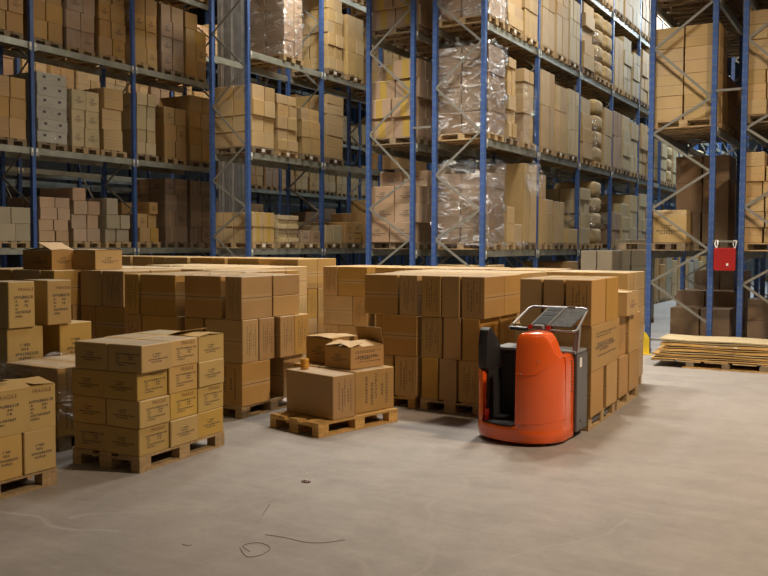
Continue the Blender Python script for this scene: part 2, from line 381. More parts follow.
nD = [.3, .63, 1.33, 1.94, 2.68, 3.32, 4.04, 4.62, 5.57, 6.3, 7.0, 7.7, 8.5, 9.4, 10.2]
nB = [.4, .9, 1.5, 2.19, 2.86, 3.5, 4.28, 5.24, 6.06, 6.92, 7.7, 8.5, 9.4, 10.2]
# first brace of each list starts on the inner/outer post so that the nodes fall where the photograph shows them
def fl(n): return n
rack('pallet_rack', 'long blue pallet rack along the aisle right of centre, loaded on four shelves', CX, CY, 12, LV, nC2, 'blue pallet racks')
rack('pallet_rack', 'blue pallet rack standing back to back behind the long centre right rack', CX - DEP - GAP, CY, 12, LV, nC1[1:], 'blue pallet racks')
rack('pallet_rack', 'blue pallet rack left of centre with wrapped and loose carton loads facing its aisle', BX, BY, 9, LV, nB, 'blue pallet racks')
rack('pallet_rack', 'leftmost blue pallet rack, long face turned towards the floor stacks', AX, AY - BAY, 3, LV, nB, 'blue pallet racks')
rack('pallet_rack', 'near right blue pallet rack beside the flat sheet pallet, yellow guard at its foot', DX + DEP, DY, 8, LV, nD[1:], 'blue pallet racks')
rack('pallet_rack', 'rightmost blue pallet rack, cut off by the edge of the photo', DX + 2 * DEP + .5, DY, 8, LV, nD[1:], 'blue pallet racks')
rack('pallet_rack', 'distant blue pallet rack seen between the shelves of the leftmost rack', -21.1, 9.6, 10, LV, nB, 'blue pallet racks', 0)
rack('pallet_rack', 'farthest blue pallet rack near the left hall wall', -25.2, 9.6, 10, LV, nB, 'blue pallet racks', 0)
# spacer ties between back to back frames
def tie(x, y, z, lab):
    tag(build(MB().box(-GAP + .05, -.02, -.02, -.05, .02, .02).box(-.054, -.03, -.03, -.05, .03, .03).box(-GAP + .05, -.03, -.03, -GAP + .054, .03, .03), 'rack_spacer', M['brace'], None, (x, y - .062, z)), lab, 'spacer', 'spacers between back to back racks')
tie(CX - DEP, CY, 4.42, 'short steel spacer between the two centre rack ends, above the middle shelf')
tie(DX + DEP + GAP - .01, DY, 4.72, 'short steel spacer joining the two right rack ends at half height')
tie(DX + DEP + GAP - .01, DY, 2.08, 'short steel spacer above the red panel on the right racks')

# ------------------------------------------------------------------ pallets
def pallet_parts():
    """EUR pallet, long side along Y (1.2), short side along X (0.8); origin at the corner (+X,-Y) floor"""
    parts = []
    for x in (-.8, -.655 + .0, -.4725, -.245 - .0, -.145):
        w_ = .145 if x in (-.8, -.145, -.4725) else .10
        parts.append(('deck_board', MB().box(x, 0, .122, x + w_, 1.2, .144)))
    for y in (0, .5275, 1.055): parts.append(('stringer_board', MB().box(-.8, y, .100, 0, y + .145, .122)))
    for x in (-.8, -.4725, -.10):
        w_ = .10 if x != -.4725 else .145
        parts.append(('bottom_board', MB().box(x, 0, 0, x + w_, 1.2, .022)))
        for y in (0, .5275, 1.055): parts.append(('block', MB().box(x, y, .022, x + w_, y + .145, .100)))
    return parts
PP = {}
def floor_pallet(x, y, rz, label, mk='wood', full=True):
    if mk not in PP:
        PP[mk] = [(n, mb.mesh(n, M[mk])) for n, mb in pallet_parts()]
    r = bpy.data.objects.new('wooden_pallet', None); C.objects.link(r); r.location = (x, y, 0); r.rotation_euler = (0, 0, rz)
    tag(r, label, 'pallet', 'wooden pallets on the floor')
    for n, me in PP[mk]: link(n, me, (0, 0, 0), 0, r)
    return r
_m = MB()
for n, mb in pallet_parts():
    # shelf pallets: long side runs into the rack (X), so rotate the part set
    for i in range(0, len(mb.v)):
        x, y, z = mb.v[i]; mb.v[i] = (y - 1.2, -x, z)
    b = len(_m.v); _m.v += mb.v; _m.f += [tuple(b + i for i in f) for f in mb.f]; _m.m += mb.m
RACKPAL = {k: _m.mesh('shelf_pallet', [M[k]]) for k in ('wood', 'woodd')}
TICKET = MB().box(0, .34, .035, .004, .44, .10).mesh('ticket', M['label'])
def rack_pallet(x, y, z, label, mk='wood', ticket=False):
    o = link('wooden_pallet', RACKPAL[mk], (x, y, z)); tag(o, label, 'pallet', 'wooden pallets in the racks')
    if ticket: link('paper_ticket', TICKET, (0.001, 0, 0), 0, o)
    return o

# ------------------------------------------------------------------ boxes
BM = {}
def box_mesh(dx, dy, dz, tone, faces):
    """faces: dict of '+x','-x','+y','-y','+z','-z' -> surface kind; centred in x,y, bottom at 0"""
    key = (round(dx, 3), round(dy, 3), round(dz, 3), tone, tuple(sorted(faces.items())))
    if key in BM: return BM[key]
    kinds = sorted(set(faces.values()) | {'plain'})
    bm = bmesh.new(); hx, hy = dx / 2, dy / 2
    bmesh.ops.create_cube(bm, size=1.0)
    for v in bm.verts: v.co = Vector((v.co.x * dx, v.co.y * dy, (v.co.z + .5) * dz))
    dirs = {'+x': (1, 0, 0), '-x': (-1, 0, 0), '+y': (0, 1, 0), '-y': (0, -1, 0), '+z': (0, 0, 1), '-z': (0, 0, -1)}
    bmesh.ops.bevel(bm, geom=list(bm.edges), offset=0.0065, segments=1, affect='EDGES')
    uvl = bm.loops.layers.uv.new('UVMap')
    for f in bm.faces:
        n = f.normal; best = max(dirs, key=lambda k: n.dot(Vector(dirs[k]))); f.material_index = kinds.index(faces.get(best, 'plain'))
        for l in f.loops:
            c = l.vert.co
            if best == '+x': uv = ((c.y + hy) / dy, c.z / dz)
            elif best == '-x': uv = ((hy - c.y) / dy, c.z / dz)
            elif best == '-y': uv = ((c.x + hx) / dx, c.z / dz)
            elif best == '+y': uv = ((hx - c.x) / dx, c.z / dz)
            else: uv = ((c.x + hx) / dx, (c.y + hy) / dy)
            l[uvl].uv = uv
    me = bpy.data.meshes.new('cardboard_box'); bm.to_mesh(me); bm.free()
    for k in kinds: me.materials.append(card(tone, k))
    me['bfaces'] = '+x' if faces.get('+x') == 'printB' else ''; me['bdx'] = dx; me['bdz'] = dz
    BM[key] = me
    return me
_tc = bpy.data.curves.new('word', 'FONT'); _tc.body = 'FRAGILE'; _tc.size = .044; _tc.extrude = .0004; _tc.align_x = 'CENTER'; _tc.space_character = 1.12
_to = bpy.data.objects.new('word', _tc); C.objects.link(_to); bpy.context.view_layer.update()
WORD = bpy.data.meshes.new_from_object(_to.evaluated_get(bpy.context.evaluated_depsgraph_get())); WORD.name = 'printed_word'
bpy.data.objects.remove(_to); bpy.data.curves.remove(_tc); WORD.materials.clear(); WORD.materials.append(M['ink'])
def add_word(par, dx, dz, y=0.06, fz=.84):
    o = bpy.data.objects.new('printed_word', WORD); C.objects.link(o); o.parent = par
    o.location = (dx / 2 + .0012, y, dz * fz); o.rotation_euler = (R(90), 0, R(90)); o['label'] = 'dark printed word FRAGILE'
BOXES = []       # (mesh, matrix, label, group, look)
def put_box(x0, y0, z, dx, dy, dz, tone, faces, label, group, M4=None, jit=0.4, shrink=0.006):
    me = box_mesh(dx - shrink, dy - shrink, dz - .002, tone, faces)
    mt = Matrix.Translation((x0 + dx / 2 + rnd.uniform(-.004, .004), y0 + dy / 2 + rnd.uniform(-.004, .004), z)) @ Matrix.Rotation(R(rnd.uniform(-jit, jit)), 4, 'Z')
    if M4 is not None: mt = M4 @ mt
    BOXES.append((me, mt, label, group))
LAYN = ['bottom', 'second', 'third', 'fourth', 'fifth', 'sixth', 'seventh', 'eighth']
def layer_word(i, n): return 'top' if i == n - 1 and n > 1 else ('only' if n == 1 else LAYN[i])
def grid_load(x, y, z, wx, wy, nx, ny, hs, tone, look, ln, group, faces=None, drop=(), stag=0.0, pal=True, palmk=None, ticket=False, twoTone=None):
    """x = outer face (+X side), y = near side (-Y). hs = list of layer heights. drop = set of (layer, ix, iy) left out."""
    if pal: rack_pallet(x, y + (wy - .8) / 2 if wy < .8 else y, z, 'wooden pallet under the ' + ln, palmk or ('wood' if rnd.random() < .6 else 'woodd'), ticket)
    zz = z + .146 if pal else z
    n = len(hs); px, py = wx / nx, wy / ny
    for k, h in enumerate(hs):
        sx = rnd.uniform(-stag, stag); sy = rnd.uniform(-stag, stag)
        sp_ = rnd.uniform(-.075, .075) * wy if (ny == 2 and h < .7) else 0
        for i in range(nx):
            for j in range(ny):
                if (k, i, j) in drop: continue
                yj = y + j * py + (sp_ if j == 1 else 0); pyj = py + (sp_ if j == 0 else -sp_ if ny == 2 else 0)
                f = faces or rnd.choice([{}, {'+x': 'seamH', '-y': 'seamH'}, {'+x': 'printA', '-y': 'printA'}, {'-y': 'seamV', '+x': 'seamV'}])
                f = dict(f); f['+z'] = 'seamH'
                col = ['left', 'right'] if ny == 2 else ['left', 'middle', 'right'] if ny == 3 else ['left', 'second from left', 'second from right', 'right']
                pos = col[j] if ny > 1 else 'full width'
                if i: pos = ('behind ' if i == 1 else 'far behind ') + pos
                t = tone if not twoTone else (twoTone[0] if (k * 3 + i + j) % 2 else twoTone[1])
                put_box(x - (i + 1) * px + sx, yj + sy, zz, px, pyj, h, t, f, '%s box, %s layer, %s, %s' % (look, layer_word(k, n), pos, ln), group, shrink=.014 + rnd.random() * .022, jit=1.3)
        zz += h
    return zz
GR = 'cardboard boxes stored on the rack shelves'
RK = {'A': 'leftmost rack', 'B': 'left centre rack', 'C': 'long right rack', 'E': 'rear centre rack', 'D': 'near right rack', 'F': 'rightmost rack', 'Z': 'distant rack'}
CNT = {}
def LN(r, s, n=None):
    k = (r, s); CNT[k] = CNT.get(k, 0) + 1; i = (n or CNT[k]) - 1
    return '%s load, %s shelf, %s' % (ORD[i], s, RK[r])
def bale_mesh(dx, dy, dz, seed):
    bm = bmesh.new(); bmesh.ops.create_cube(bm, size=1.0); bmesh.ops.subdivide_edges(bm, edges=list(bm.edges), cuts=7, use_grid_fill=True)
    for v in bm.verts:
        p = v.co * 2; q = Vector([math.copysign(abs(a) ** 1.0, a) for a in p])
        L = (abs(q.x) ** 5 + abs(q.y) ** 5 + abs(q.z) ** 5) ** .2; q = q / L
        nn = noise.noise(Vector((q.x * 2 + seed, q.y * 2, q.z * 2))) * .05
        q = q * (0.97 + nn); v.co = Vector((q.x * dx / 2, q.y * dy / 2, (q.z + 1) * dz / 2))
    for f in bm.faces: f.smooth = True
    me = bpy.data.meshes.new('kraft_bale'); bm.to_mesh(me); bm.free(); me.materials.append(M['bale']); return me
BALES = [bale_mesh(.60, .80, .43, s) for s in (1, 5, 9)]
def bale_load(x, y, z, ny, n, ln):
    rack_pallet(x, y, z, 'wooden pallet under the ' + ln, 'wood')
    for k in range(n):
        for i in range(2):
            o = link('kraft_bale', rnd.choice(BALES), (x - .31 - i * .6 + rnd.uniform(-.01, .01), y + .42, z + .148 + k * .425), rnd.uniform(-.03, .03))
            tag(o, 'bulging kraft bale, %s layer, %s%s' % (layer_word(k, n), 'rear, ' if i else '', ln), 'bale', 'bulging kraft paper bales')
WR = []
def wrap(x, y, z, dx, dy, dz, label, mat='film', amp=.02, seed=0, only=None):
    """stretch film shell around a load; x,y = outer/near corner"""
    bm = bmesh.new(); bmesh.ops.create_cube(bm, size=1.0); bmesh.ops.subdivide_edges(bm, edges=list(bm.edges), cuts=13, use_grid_fill=True)
    bm.faces.ensure_lookup_table()
    kill = [f for f in bm.faces if f.normal.z < -.5 or (f.normal.z > .5)]
    bmesh.ops.delete(bm, geom=kill, context='FACES')
    for v in bm.verts:
        p = Vector((v.co.x * dx, v.co.y * dy, (v.co.z + .5) * dz)); n = noise.noise(p * 3.1 + Vector((seed, 0, 0))) * amp + noise.noise(p * 9 + Vector((seed, 0, 0))) * amp * .5
        s = 1 + (n + .022) / max(dx, dy) * 2; v.co = Vector((p.x * s, p.y * s, p.z + (noise.noise(p * 5) * .1 if v.co.z > .49 else 0)))
    for f in bm.faces: f.smooth = True
    me = bpy.data.meshes.new('stretch_wrap'); bm.to_mesh(me); bm.free(); me.materials.append(M[mat])
    o = link('stretch_wrap', me, (x - dx / 2, y + dy / 2, z)); tag(o, label, 'plastic wrap', 'stretch wrap around shelf loads'); WR.append(o)
    return o
def crumple(x, y, z, sx, sy, sz, label, seed=0):
    bm = bmesh.new(); bmesh.ops.create_icosphere(bm, subdivisions=4, radius=1)
    for v in bm.verts:
        n = abs(noise.noise(v.co * 2.3 + Vector((seed, 0, 0)))) * .7 + abs(noise.noise(v.co * 6 + Vector((seed, 3, 0)))) * .35
        q = v.co * (1.0 - n * .7); v.co = Vector((q.x * sx, q.y * sy, q.z * sz))
    me = bpy.data.meshes.new('plastic_film'); bm.to_mesh(me); bm.free(); me.materials.append(M['film2'])
    o = link('plastic_film', me, (x, y, z)); tag(o, label, 'plastic film', 'loose crumpled film on the shelves'); WR.append(o)

def slotY(y0, k, j): return y0 + k * BAY + .10 + j * .945
# ---- rack A, leftmost (loads listed from the near left end)
def A(s, k, j, *a, **kw):
    ln = LN('A', s); x = AX + .06; y = slotY(AY, k, j); return x, y, SH[s], ln
for s in ('top', 'upper', 'middle', 'bottom'):
    for k in range(-1, 2):
        for j in range(3):
            x, y, z, ln = A(s, k, j); x += rnd.uniform(-.05, 0); y += rnd.uniform(-.01, .012)
            key = (s, k, j); tk = (s == 'bottom')
            if key == ('middle', 0, 0):
                grid_load(x, y, z, 1.2, .82, 1, 1, [.26] * 6, 'white', 'flat grey film-wrapped', ln, GR, {'+x': 'handle', '-y': 'plain'}); wrap(x, y, z + .15, 1.2, .82, 1.56, 'clear film around grey flat cartons, middle shelf of leftmost rack', 'film0', seed=3)
            elif key == ('middle', 0, 1):
                grid_load(x, y, z, 1.2, .82, 2, 2, [.44, .42, .46], 'pale', 'pale', ln, GR, {'+x': 'printA', '-y': 'printA'})
            elif key == ('middle', 0, 2):
                grid_load(x, y, z, 1.2, .62, 2, 1, [.5, .5, .5], 'tan', 'yellowish brown', ln, GR, {'+x': 'seamH'}, stag=.03)
            elif s == 'top':  # unseen loads, added and set forward to shade the shelf below
                grid_load(x + .06, y, z, 1.2, .84, 1, 2, [.45] * 3, 'brown', 'brown', ln, GR)
            elif s == 'upper':
                x -= .10; n = 4; grid_load(x, y, z, 1.2, .82, 2, 2, [.42] * n, 'pink' if j % 2 else 'brown', 'brown' if j % 2 == 0 else 'pinkish brown', ln, GR, stag=.015, drop={(n - 1, 0, 1)} if (k + j) % 3 == 0 else ())
            elif key == ('middle', 1, 0):
                grid_load(x, y, z, 1.2, .66, 2, 2, [.31] * 5, 'pale', 'pale tan', ln, GR, {'+x': 'plain'}, stag=.02)
            elif s == 'middle':
                grid_load(x, y, z, 1.2, .82, 2, 2, [.44] * (3 if (k + j) % 3 else 4), 'brown', 'grey brown' if j else 'brown', ln, GR, stag=.015)
            elif key == ('bottom', 0, 0):
                grid_load(x, y, z, 1.2, .82, 2, 2, [.24, .25, .27, .24], 'pink', 'pinkish', ln, GR, {'+x': 'plain'}, stag=.03, drop=set())
            elif key == ('bottom', 0, 1):
                grid_load(x, y, z, 1.2, .80, 2, 2, [.31, .33, .32, .30], 'pink', 'rosy brown', ln, GR, {'+x': 'plain'}, stag=.03, drop={(3, 0, 1), (3, 1, 1)})
            elif key == ('bottom', 0, 2):
                grid_load(x, y, z, 1.2, .76, 2, 2, [.32, .34, .40], 'grey', 'grey tan', ln, GR, {'+x': 'plain', '-y': 'seamH'}, stag=.03, drop={(2, 0, 1), (2, 1, 1)})
            elif s == 'bottom' and k == -1:
                grid_load(x, y, z, 1.2, .84, 2, 2, [.38, .36], 'grey', 'grey tan', ln, GR, {'+x': 'plain'}, stag=.02)
            elif key == ('bottom', 1, 0):
                grid_load(x, y, z, 1.2, .66, 2, 2, [.36, .36, .30], 'brown', 'dark tan', ln, GR, stag=.03, drop={(2, 0, 0)})
            elif s == 'bottom' and k >= 4 and j == 1:
                rack_pallet(x, y, z, 'wooden pallet, empty, ' + ln, 'wood')
            else:
                grid_load(x, y, z, 1.2, .84, 2, 2, [.42] * (4 if k < 3 else 2 + (k + j) % 3), 'dark' if k == 1 else 'brown', 'dark brown', ln, GR, stag=.015)
mb = MB(); nf = 60; ra = []; rb = []
for i in range(nf + 1):
    xx = -17.8 + 1.1 * i / nf; yy = .05 * math.sin(i * .9) + .02 * math.sin(i * 2.1)
    ra.append((xx, 20 + yy, 0)); rb.append((xx, 20.012 + yy, 0))
prof_ = ra + rb[::-1]
mb.loft([[(p[0], p[1], z) for p in prof_] for z in (.02, 5, 10.2)])
tag(build(mb, 'hanging_sheet', M['wrapgrey']), 'tall grey folded sheet hanging behind the gap left of the left centre rack', 'sheet')
# ---- distant rack behind A
for k in range(0, 9):
    for j in range(3):
        for s in ('upper', 'middle', 'bottom', 'top'):
            if s in ('middle',) and k < 5: continue
            if s == 'bottom' and k < 4: continue
            if s == 'top' and k % 2: continue
            ln = LN('Z', s); x = -21.1 + .06; y = 9.6 + k * BAY + .1 + j * .945
            grid_load(x, y, SH[s], 1.2, .84, 1, 2, [rnd.choice([.36, .44, .5])] * rnd.choice([2, 3, 3]), rnd.choice(['tan', 'pink', 'pale', 'tan']), 'tan', ln, GR, stag=.02)
# ---- rack B, left of centre
def Bp(s, y): return BX + .06, BY + y, SH[s], LN('B', s)
x, y, z, ln = Bp('upper', 1.30)
grid_load(x, y, z, 1.2, .76, 2, 2, [.36] * 5, 'pink', 'pinkish', ln, GR, {'-y': 'seamH', '+x': 'printA'}); wrap(x, y, z + .15, 1.2, .76, 1.8, 'crinkled clear film round pinkish boxes, upper shelf of left centre rack', 'film2', seed=8)
x, y, z, ln = Bp('upper', 3.15); grid_load(x, y, z, 1.2, .72, 2, 2, [.31] * 6, 'tan', 'tan', ln, GR, {'-y': 'seamH', '+x': 'plain'}, stag=.02, ticket=True)
x, y, z, ln = Bp('upper', 4.10); grid_load(x, y, z, 1.2, .84, 2, 2, [.62, .36, .62], 'tan', 'tall tan', ln, GR, {'-y': 'plain', '+x': 'plain'}, stag=.02, ticket=True)
for yy in (6.05, 7.0, 7.95, 9.0, 10): x, y, z, ln = Bp('upper', yy); grid_load(x, y, z, 1.2, .84, 1, 2, [.42] * 4, 'tan', 'tan', ln, GR, stag=.02)
x, y, z, ln = Bp('middle', .10); grid_load(x, y, z, 1.2, .84, 2, 2, [.35, .37, .36, .34], 'tan', 'tan', ln, GR, {'-y': 'plain', '+x': 'plain'}, stag=.03, ticket=True)
x, y, z, ln = Bp('middle', 1.05); grid_load(x, y, z, 1.2, .80, 2, 2, [.26, .26, .3, .3, .22], 'tan', 'light tan', ln, GR, {'-y': 'plain', '+x': 'plain'}, stag=.03, ticket=True)
x, y, z, ln = Bp('middle', 2.02); grid_load(x, y, z, 1.2, .80, 2, 2, [.42, .42, .30], 'tan', 'yellowish tan', ln, GR, {'-y': 'plain', '+x': 'seamH'}, stag=.02, ticket=True)
x, y, z, ln = Bp('middle', 3.12); grid_load(x, y, z, 1.2, .80, 2, 1, [.58, .56, .26, .24], 'tan', 'wide tan', ln, GR, {'-y': 'plain', '+x': 'seamH'}, stag=.02, ticket=True)
for yy in (6.9, 7.9, 10.0): x, y, z, ln = Bp('middle', yy); grid_load(x, y, z, 1.2, .8, 2, 2, [.42] * 3, 'brown', 'brown', ln, GR, stag=.02)
x, y, z, ln = Bp('bottom', .10); grid_load(x, y, z, 1.2, .84, 2, 2, [.36, .34], 'tan', 'tan', ln, GR, {'-y': 'seamV', '+x': 'yellow'}, drop={(1, 1, 0)} and (), stag=.02, ticket=True)
x, y, z, ln = Bp('bottom', 1.03); grid_load(x, y, z, 1.2, .84, 2, 2, [.11] * 6, 'pale', 'flat pale', ln, GR, {'-y': 'plain', '+x': 'plain'}, stag=.03, ticket=True)
x, y, z, ln = Bp('bottom', 2.00); grid_load(x, y, z, 1.2, .84, 1, 2, [.3], 'pink', 'low pinkish', ln, GR, {'-y': 'plain', '+x': 'printA'}, ticket=True)
x, y, z, ln = Bp('bottom', 3.05); grid_load(x, y, z, 1.2, .80, 1, 2, [.46], 'pale', 'low pale', ln, GR, {'-y': 'plain', '+x': 'plain'}, ticket=True)
x, y, z, ln = Bp('bottom', 4.00); grid_load(x, y, z, 1.2, .84, 2, 2, [.28, .28], 'brown', 'brown', ln, GR, {'-y': 'seamH', '+x': 'printA'}, ticket=True)
for q, yy in enumerate((5.0, 6.0, 7.0, 8.9, 10.0)): x, y, z, ln = Bp('bottom', yy); grid_load(x, y, z, 1.2, .84, 1, 2, [.42] * (2 + q % 2), 'brown', 'brown', ln, GR, stag=.02)
for yy in (0.1, 2.0, 4.1, 6.1, 8): x, y, z, ln = Bp('top', yy); grid_load(x, y, z, 1.2, .84, 1, 2, [.42] * 3, 'brown', 'brown', ln, GR, stag=.02)
# ---- rack E = back to back half behind C (end face to the camera)
EX = CX - DEP - GAP + .06
for s, hs, tn, dr in (('upper', [.40] * 4, 'pink', ()), ('middle', [.42, .40, .40, .40], 'pink', {(3, 1, 0)}), ('bottom', [.42, .40, .38, .34], 'pink', {(3, 0, 0), (3, 1, 0)})):
    for j in range(4):
        ln = LN('E', s); y = CY + .08 + j * .945 + (0.1 if j == 3 else 0)
        grid_load(EX, y, SH[s], 1.2, .84, 2, 2, hs if j == 0 else [.42] * 3, tn if j == 0 else 'brown', 'pinkish brown' if j == 0 else 'brown', ln, GR,
                  {'-y': 'yellow' if s != 'bottom' else 'printA', '+x': 'plain'} if j == 0 else None, palmk='woodd', stag=.05 if j == 0 else 0, drop=dr if j == 0 else ())
# ---- rack C, long face along the right aisle
def Cp(s, y): return CX + .07, CY + y, SH[s], LN('C', s)
FN = {'+x': 'plain', '-y': 'plain'}
# upper shelf
x, y, z, ln = Cp('upper', .09); grid_load(x, y, z, 1.22, .84, 2, 1, [.5, .5, .5], 'pink', 'film-wrapped grey brown', ln, GR, FN); wrap(x, y, z + .12, 1.22, .84, 1.6, 'torn clear film round the nearest upper load of the long right rack', 'film2', .05, 21)
x, y, z, ln = Cp('upper', 1.05); grid_load(x, y, z, 1.2, .84, 2, 2, [.24] * 7, 'tan', 'tan', ln, GR, FN, stag=.02, ticket=True)
x, y, z, ln = Cp('upper', 2.00); grid_load(x, y, z, 1.2, .82, 2, 3, [.56, .3, .6, .3], 'tan', 'narrow tan', ln, GR, FN, stag=.02, ticket=True)
x, y, z, ln = Cp('upper', 3.08); grid_load(x, y, z, 1.2, .84, 2, 2, [.85, .5, .35], 'tan', 'tall tan', ln, GR, FN, ticket=True)
x, y, z, ln = Cp('upper', 4.03); grid_load(x, y, z, 1.2, .84, 2, 2, [.9, .3, .45], 'tan', 'tall light tan', ln, GR, FN, ticket=True)
x, y, z, ln = Cp('upper', 4.98); grid_load(x, y, z, 1.2, .82, 2, 3, [.62, .4, .5], 'pale', 'pale', ln, GR, FN, ticket=True)
x, y, z, ln = Cp('upper', 6.05); grid_load(x, y, z, 1.2, .84, 2, 1, [.36, .33, .38, .33, .26], 'tan', 'wide tan', ln, GR, FN, stag=.04)
crumple(CX + .05, CY + 7.0, L2_ + .75, .16, .1, .7, 'silvery crumpled film between box stack and bales, upper shelf', 2)
bale_load(CX + .07, CY + 7.15, L2_, 2, 4, LN('C', 'upper')); bale_load(CX + .07, CY + 7.98, L2_, 2, 4, LN('C', 'upper'))
for q, (yy, tn, hh) in enumerate(((9.0, 'tan', [.8, .6]), (9.93, 'pale', [.4] * 4), (10.87, 'pale', [.5, .5, .3]), (11.95, 'tan', [.4] * 4), (12.9, 'pale', [.45] * 4), (13.84, 'tan', [.4] * 4))):
    x, y, z, ln = Cp('upper', yy); grid_load(x, y, z, 1.2, .84, 1, 2, hh, tn, 'light ' + ('tan' if tn == 'tan' else 'pale'), ln, GR, FN, stag=.03)
# middle shelf
x, y, z, ln = Cp('middle', .09); grid_load(x, y, z, 1.22, .84, 2, 1, [.42, .5, .25, .26, .3], 'dark', 'film-wrapped brown', ln, GR, FN, stag=.02); wrap(x, y, z + .10, 1.22, .84, 1.86, 'shiny crumpled film round the nearest middle load of the long right rack', 'film2', .06, 31)
x, y, z, ln = Cp('middle', 1.10); grid_load(x, y, z, 1.2, .44, 2, 2, [.3, .27, .3, .3, .28, .2], 'tan', 'orange tan', ln, GR, FN, stag=.03)
x, y, z, ln = Cp('middle', 2.02); grid_load(x, y, z, 1.2, .60, 2, 2, [.62, .40, .28, .28], 'tan', 'brown tan', ln, GR, FN, stag=.03); wrap(x, y, z + .1, 1.2, .6, 1.3, 'thin film round brown tan boxes before the second post, middle shelf', 'film', .04, 14)
crumple(CX + .12, CY + 2.45, L3_ + .03, .12, .3, .06, 'strip of white film hanging over the middle shelf beam', 8)
x, y, z, ln = Cp('middle', 3.08); grid_load(x, y, z, 1.2, .86, 2, 3, [.95, .8], 'tan', 'tall tan', ln, GR, FN, ticket=True)
x, y, z, ln = Cp('middle', 4.03); grid_load(x, y, z, 1.2, .80, 2, 2, [.95, .6], 'tan', 'upright tan', ln, GR, FN, ticket=True)
x, y, z, ln = Cp('middle', 4.95); grid_load(x, y, z, 1.2, .84, 2, 3, [.62, .62, .36], 'pale', 'greenish pale', ln, GR, FN, ticket=True)
x, y, z, ln = Cp('middle', 6.05); grid_load(x, y, z, 1.2, .80, 2, 1, [.42, .36, .38, .40], 'tan', 'wide tan', ln, GR, FN, stag=.04)
crumple(CX + .05, CY + 6.98, L3_ + .75, .14, .1, .65, 'silvery crumpled film between box stack and bales, middle shelf', 5)
bale_load(CX + .07, CY + 7.15, L3_, 2, 4, LN('C', 'middle')); 
for q, (yy, tn, hh) in enumerate(((7.96, 'tan', [.8, .75]), (9.0, 'pink', [.9, .7]), (9.93, 'pale', [.4] * 4), (10.87, 'pale', [.5, .5, .5]), (11.95, 'tan', [.4] * 4), (12.9, 'pale', [.45] * 3))):
    x, y, z, ln = Cp('middle', yy); grid_load(x, y, z, 1.2, .84, 1, 2, hh, tn, {'tan': 'light tan', 'pink': 'rosy', 'pale': 'lumpy pale'}[tn], ln, GR, FN, stag=.03)
for k in range(5, 10):
    for j in range(3):
        x, y, z, ln = Cp('middle', .1 + k * BAY + j * .945)
        if j == 1: bale_load(x, y, z, 2, 4, ln)
        else: grid_load(x, y, z, 1.2, .84, 1, 2, [.4] * 4, 'pale', 'distant pale', ln, GR, FN, stag=.03)
# bottom shelf
x, y, z, ln = Cp('bottom', .09); grid_load(x, y, z, 1.22, .88, 2, 1, [.28] * 5, 'dark', 'film-wrapped brown', ln, GR, FN, stag=.01); wrap(x, y, z + .06, 1.22, .88, 1.75, 'glossy bunched film round the nearest bottom load of the long right rack', 'film2', .07, 41)
x, y, z, ln = Cp('bottom', 1.12); grid_load(x, y, z, .5, .84, 1, 2, [.40, .36], 'tan', 'small tan', ln, GR, FN, stag=.02, drop={(1, 0, 1)})
x, y, z, ln = Cp('bottom', 2.06); grid_load(x, y, z, 1.2, .80, 1, 2, [1.75], 'tan', 'very tall tan', ln, GR, FN)
crumple(CX + .27, CY + 2.15, 3.45, .22, .28, .42, 'ball of crumpled clear film hanging before the second post, bottom shelf', 11)
crumple(CX + .06, CY + 1.9, L4 + .12, .1, .4, .07, 'small heap of white film on the bottom shelf pallets', 12)
x, y, z, ln = Cp('bottom', 3.08); grid_load(x, y, z, 1.2, .84, 2, 2, [.72, .3, .55], 'tan', 'stepped tan', ln, GR, FN, drop={(2, 0, 1), (2, 1, 1)})
x, y, z, ln = Cp('bottom', 4.03); grid_load(x, y, z, 1.2, .72, 2, 2, [1.0], 'tan', 'upright tan', ln, GR, FN)
x, y, z, ln = Cp('bottom', 4.98); grid_load(x, y, z, 1.2, .84, 2, 1, [.36], 'tan', 'low wide tan', ln, GR, FN)
x, y, z, ln = Cp('bottom', 6.05); grid_load(x, y, z, 1.2, .80, 2, 2, [.4, .38, .36, .3], 'pale', 'lumpy pale', ln, GR, FN, stag=.03)
bale_load(CX + .07, CY + 7.15, L4, 2, 4, LN('C', 'bottom'))
crumple(CX + .05, CY + 6.98, L4 + .9, .14, .1, .55, 'silvery crumpled film beside the bales, bottom shelf', 6)
for q, (yy, tn, hh) in enumerate(((9.0, 'pink', [.4, .5]), (9.93, 'pale', [.4] * 3), (10.87, 'pale', [.5, .5, .5]), (12.0, 'pale', [.4] * 4), (13.0, 'pale', [.45] * 3))):
    x, y, z, ln = Cp('bottom', yy); grid_load(x, y, z, 1.2, .84, 1, 2, hh, tn, 'rosy' if tn == 'pink' else 'lumpy pale', ln, GR, FN, stag=.03)
# top shelf
for k in range(1, 8):
    for j in range(3):
        x, y, z, ln = Cp('top', .1 + k * BAY + j * .945); grid_load(x, y, z, 1.2, .84, 1, 2, [.45] * 3, ['tan', 'pale'][(k + j) % 2], ['tan', 'pale'][(k + j) % 2], ln, GR, FN, stag=.02)
# floor places under rack C, far end of the aisle
CNT[('C', 'floor')] = 0
def LNf(): CNT[('C', 'floor')] += 1; return '%s floor load under the long right rack' % ORD[CNT[('C', 'floor')] - 1]
for k in range(0, 12):
    for j in range(3):
        if k < 4 and j == 1: continue
        ln = LNf(); y = CY + k * BAY + .1 + j * .945
        grid_load(CX + .1, y, 0, 1.2, .84, 1, 2, [[.7, .75], [.45, .45, .4], [.6, .6]][(k + j) % 3], ['tan', 'grey', 'brown'][(k + 2 * j) % 3], ['tan', 'grey', 'brown'][(k + 2 * j) % 3], ln, GR, FN)
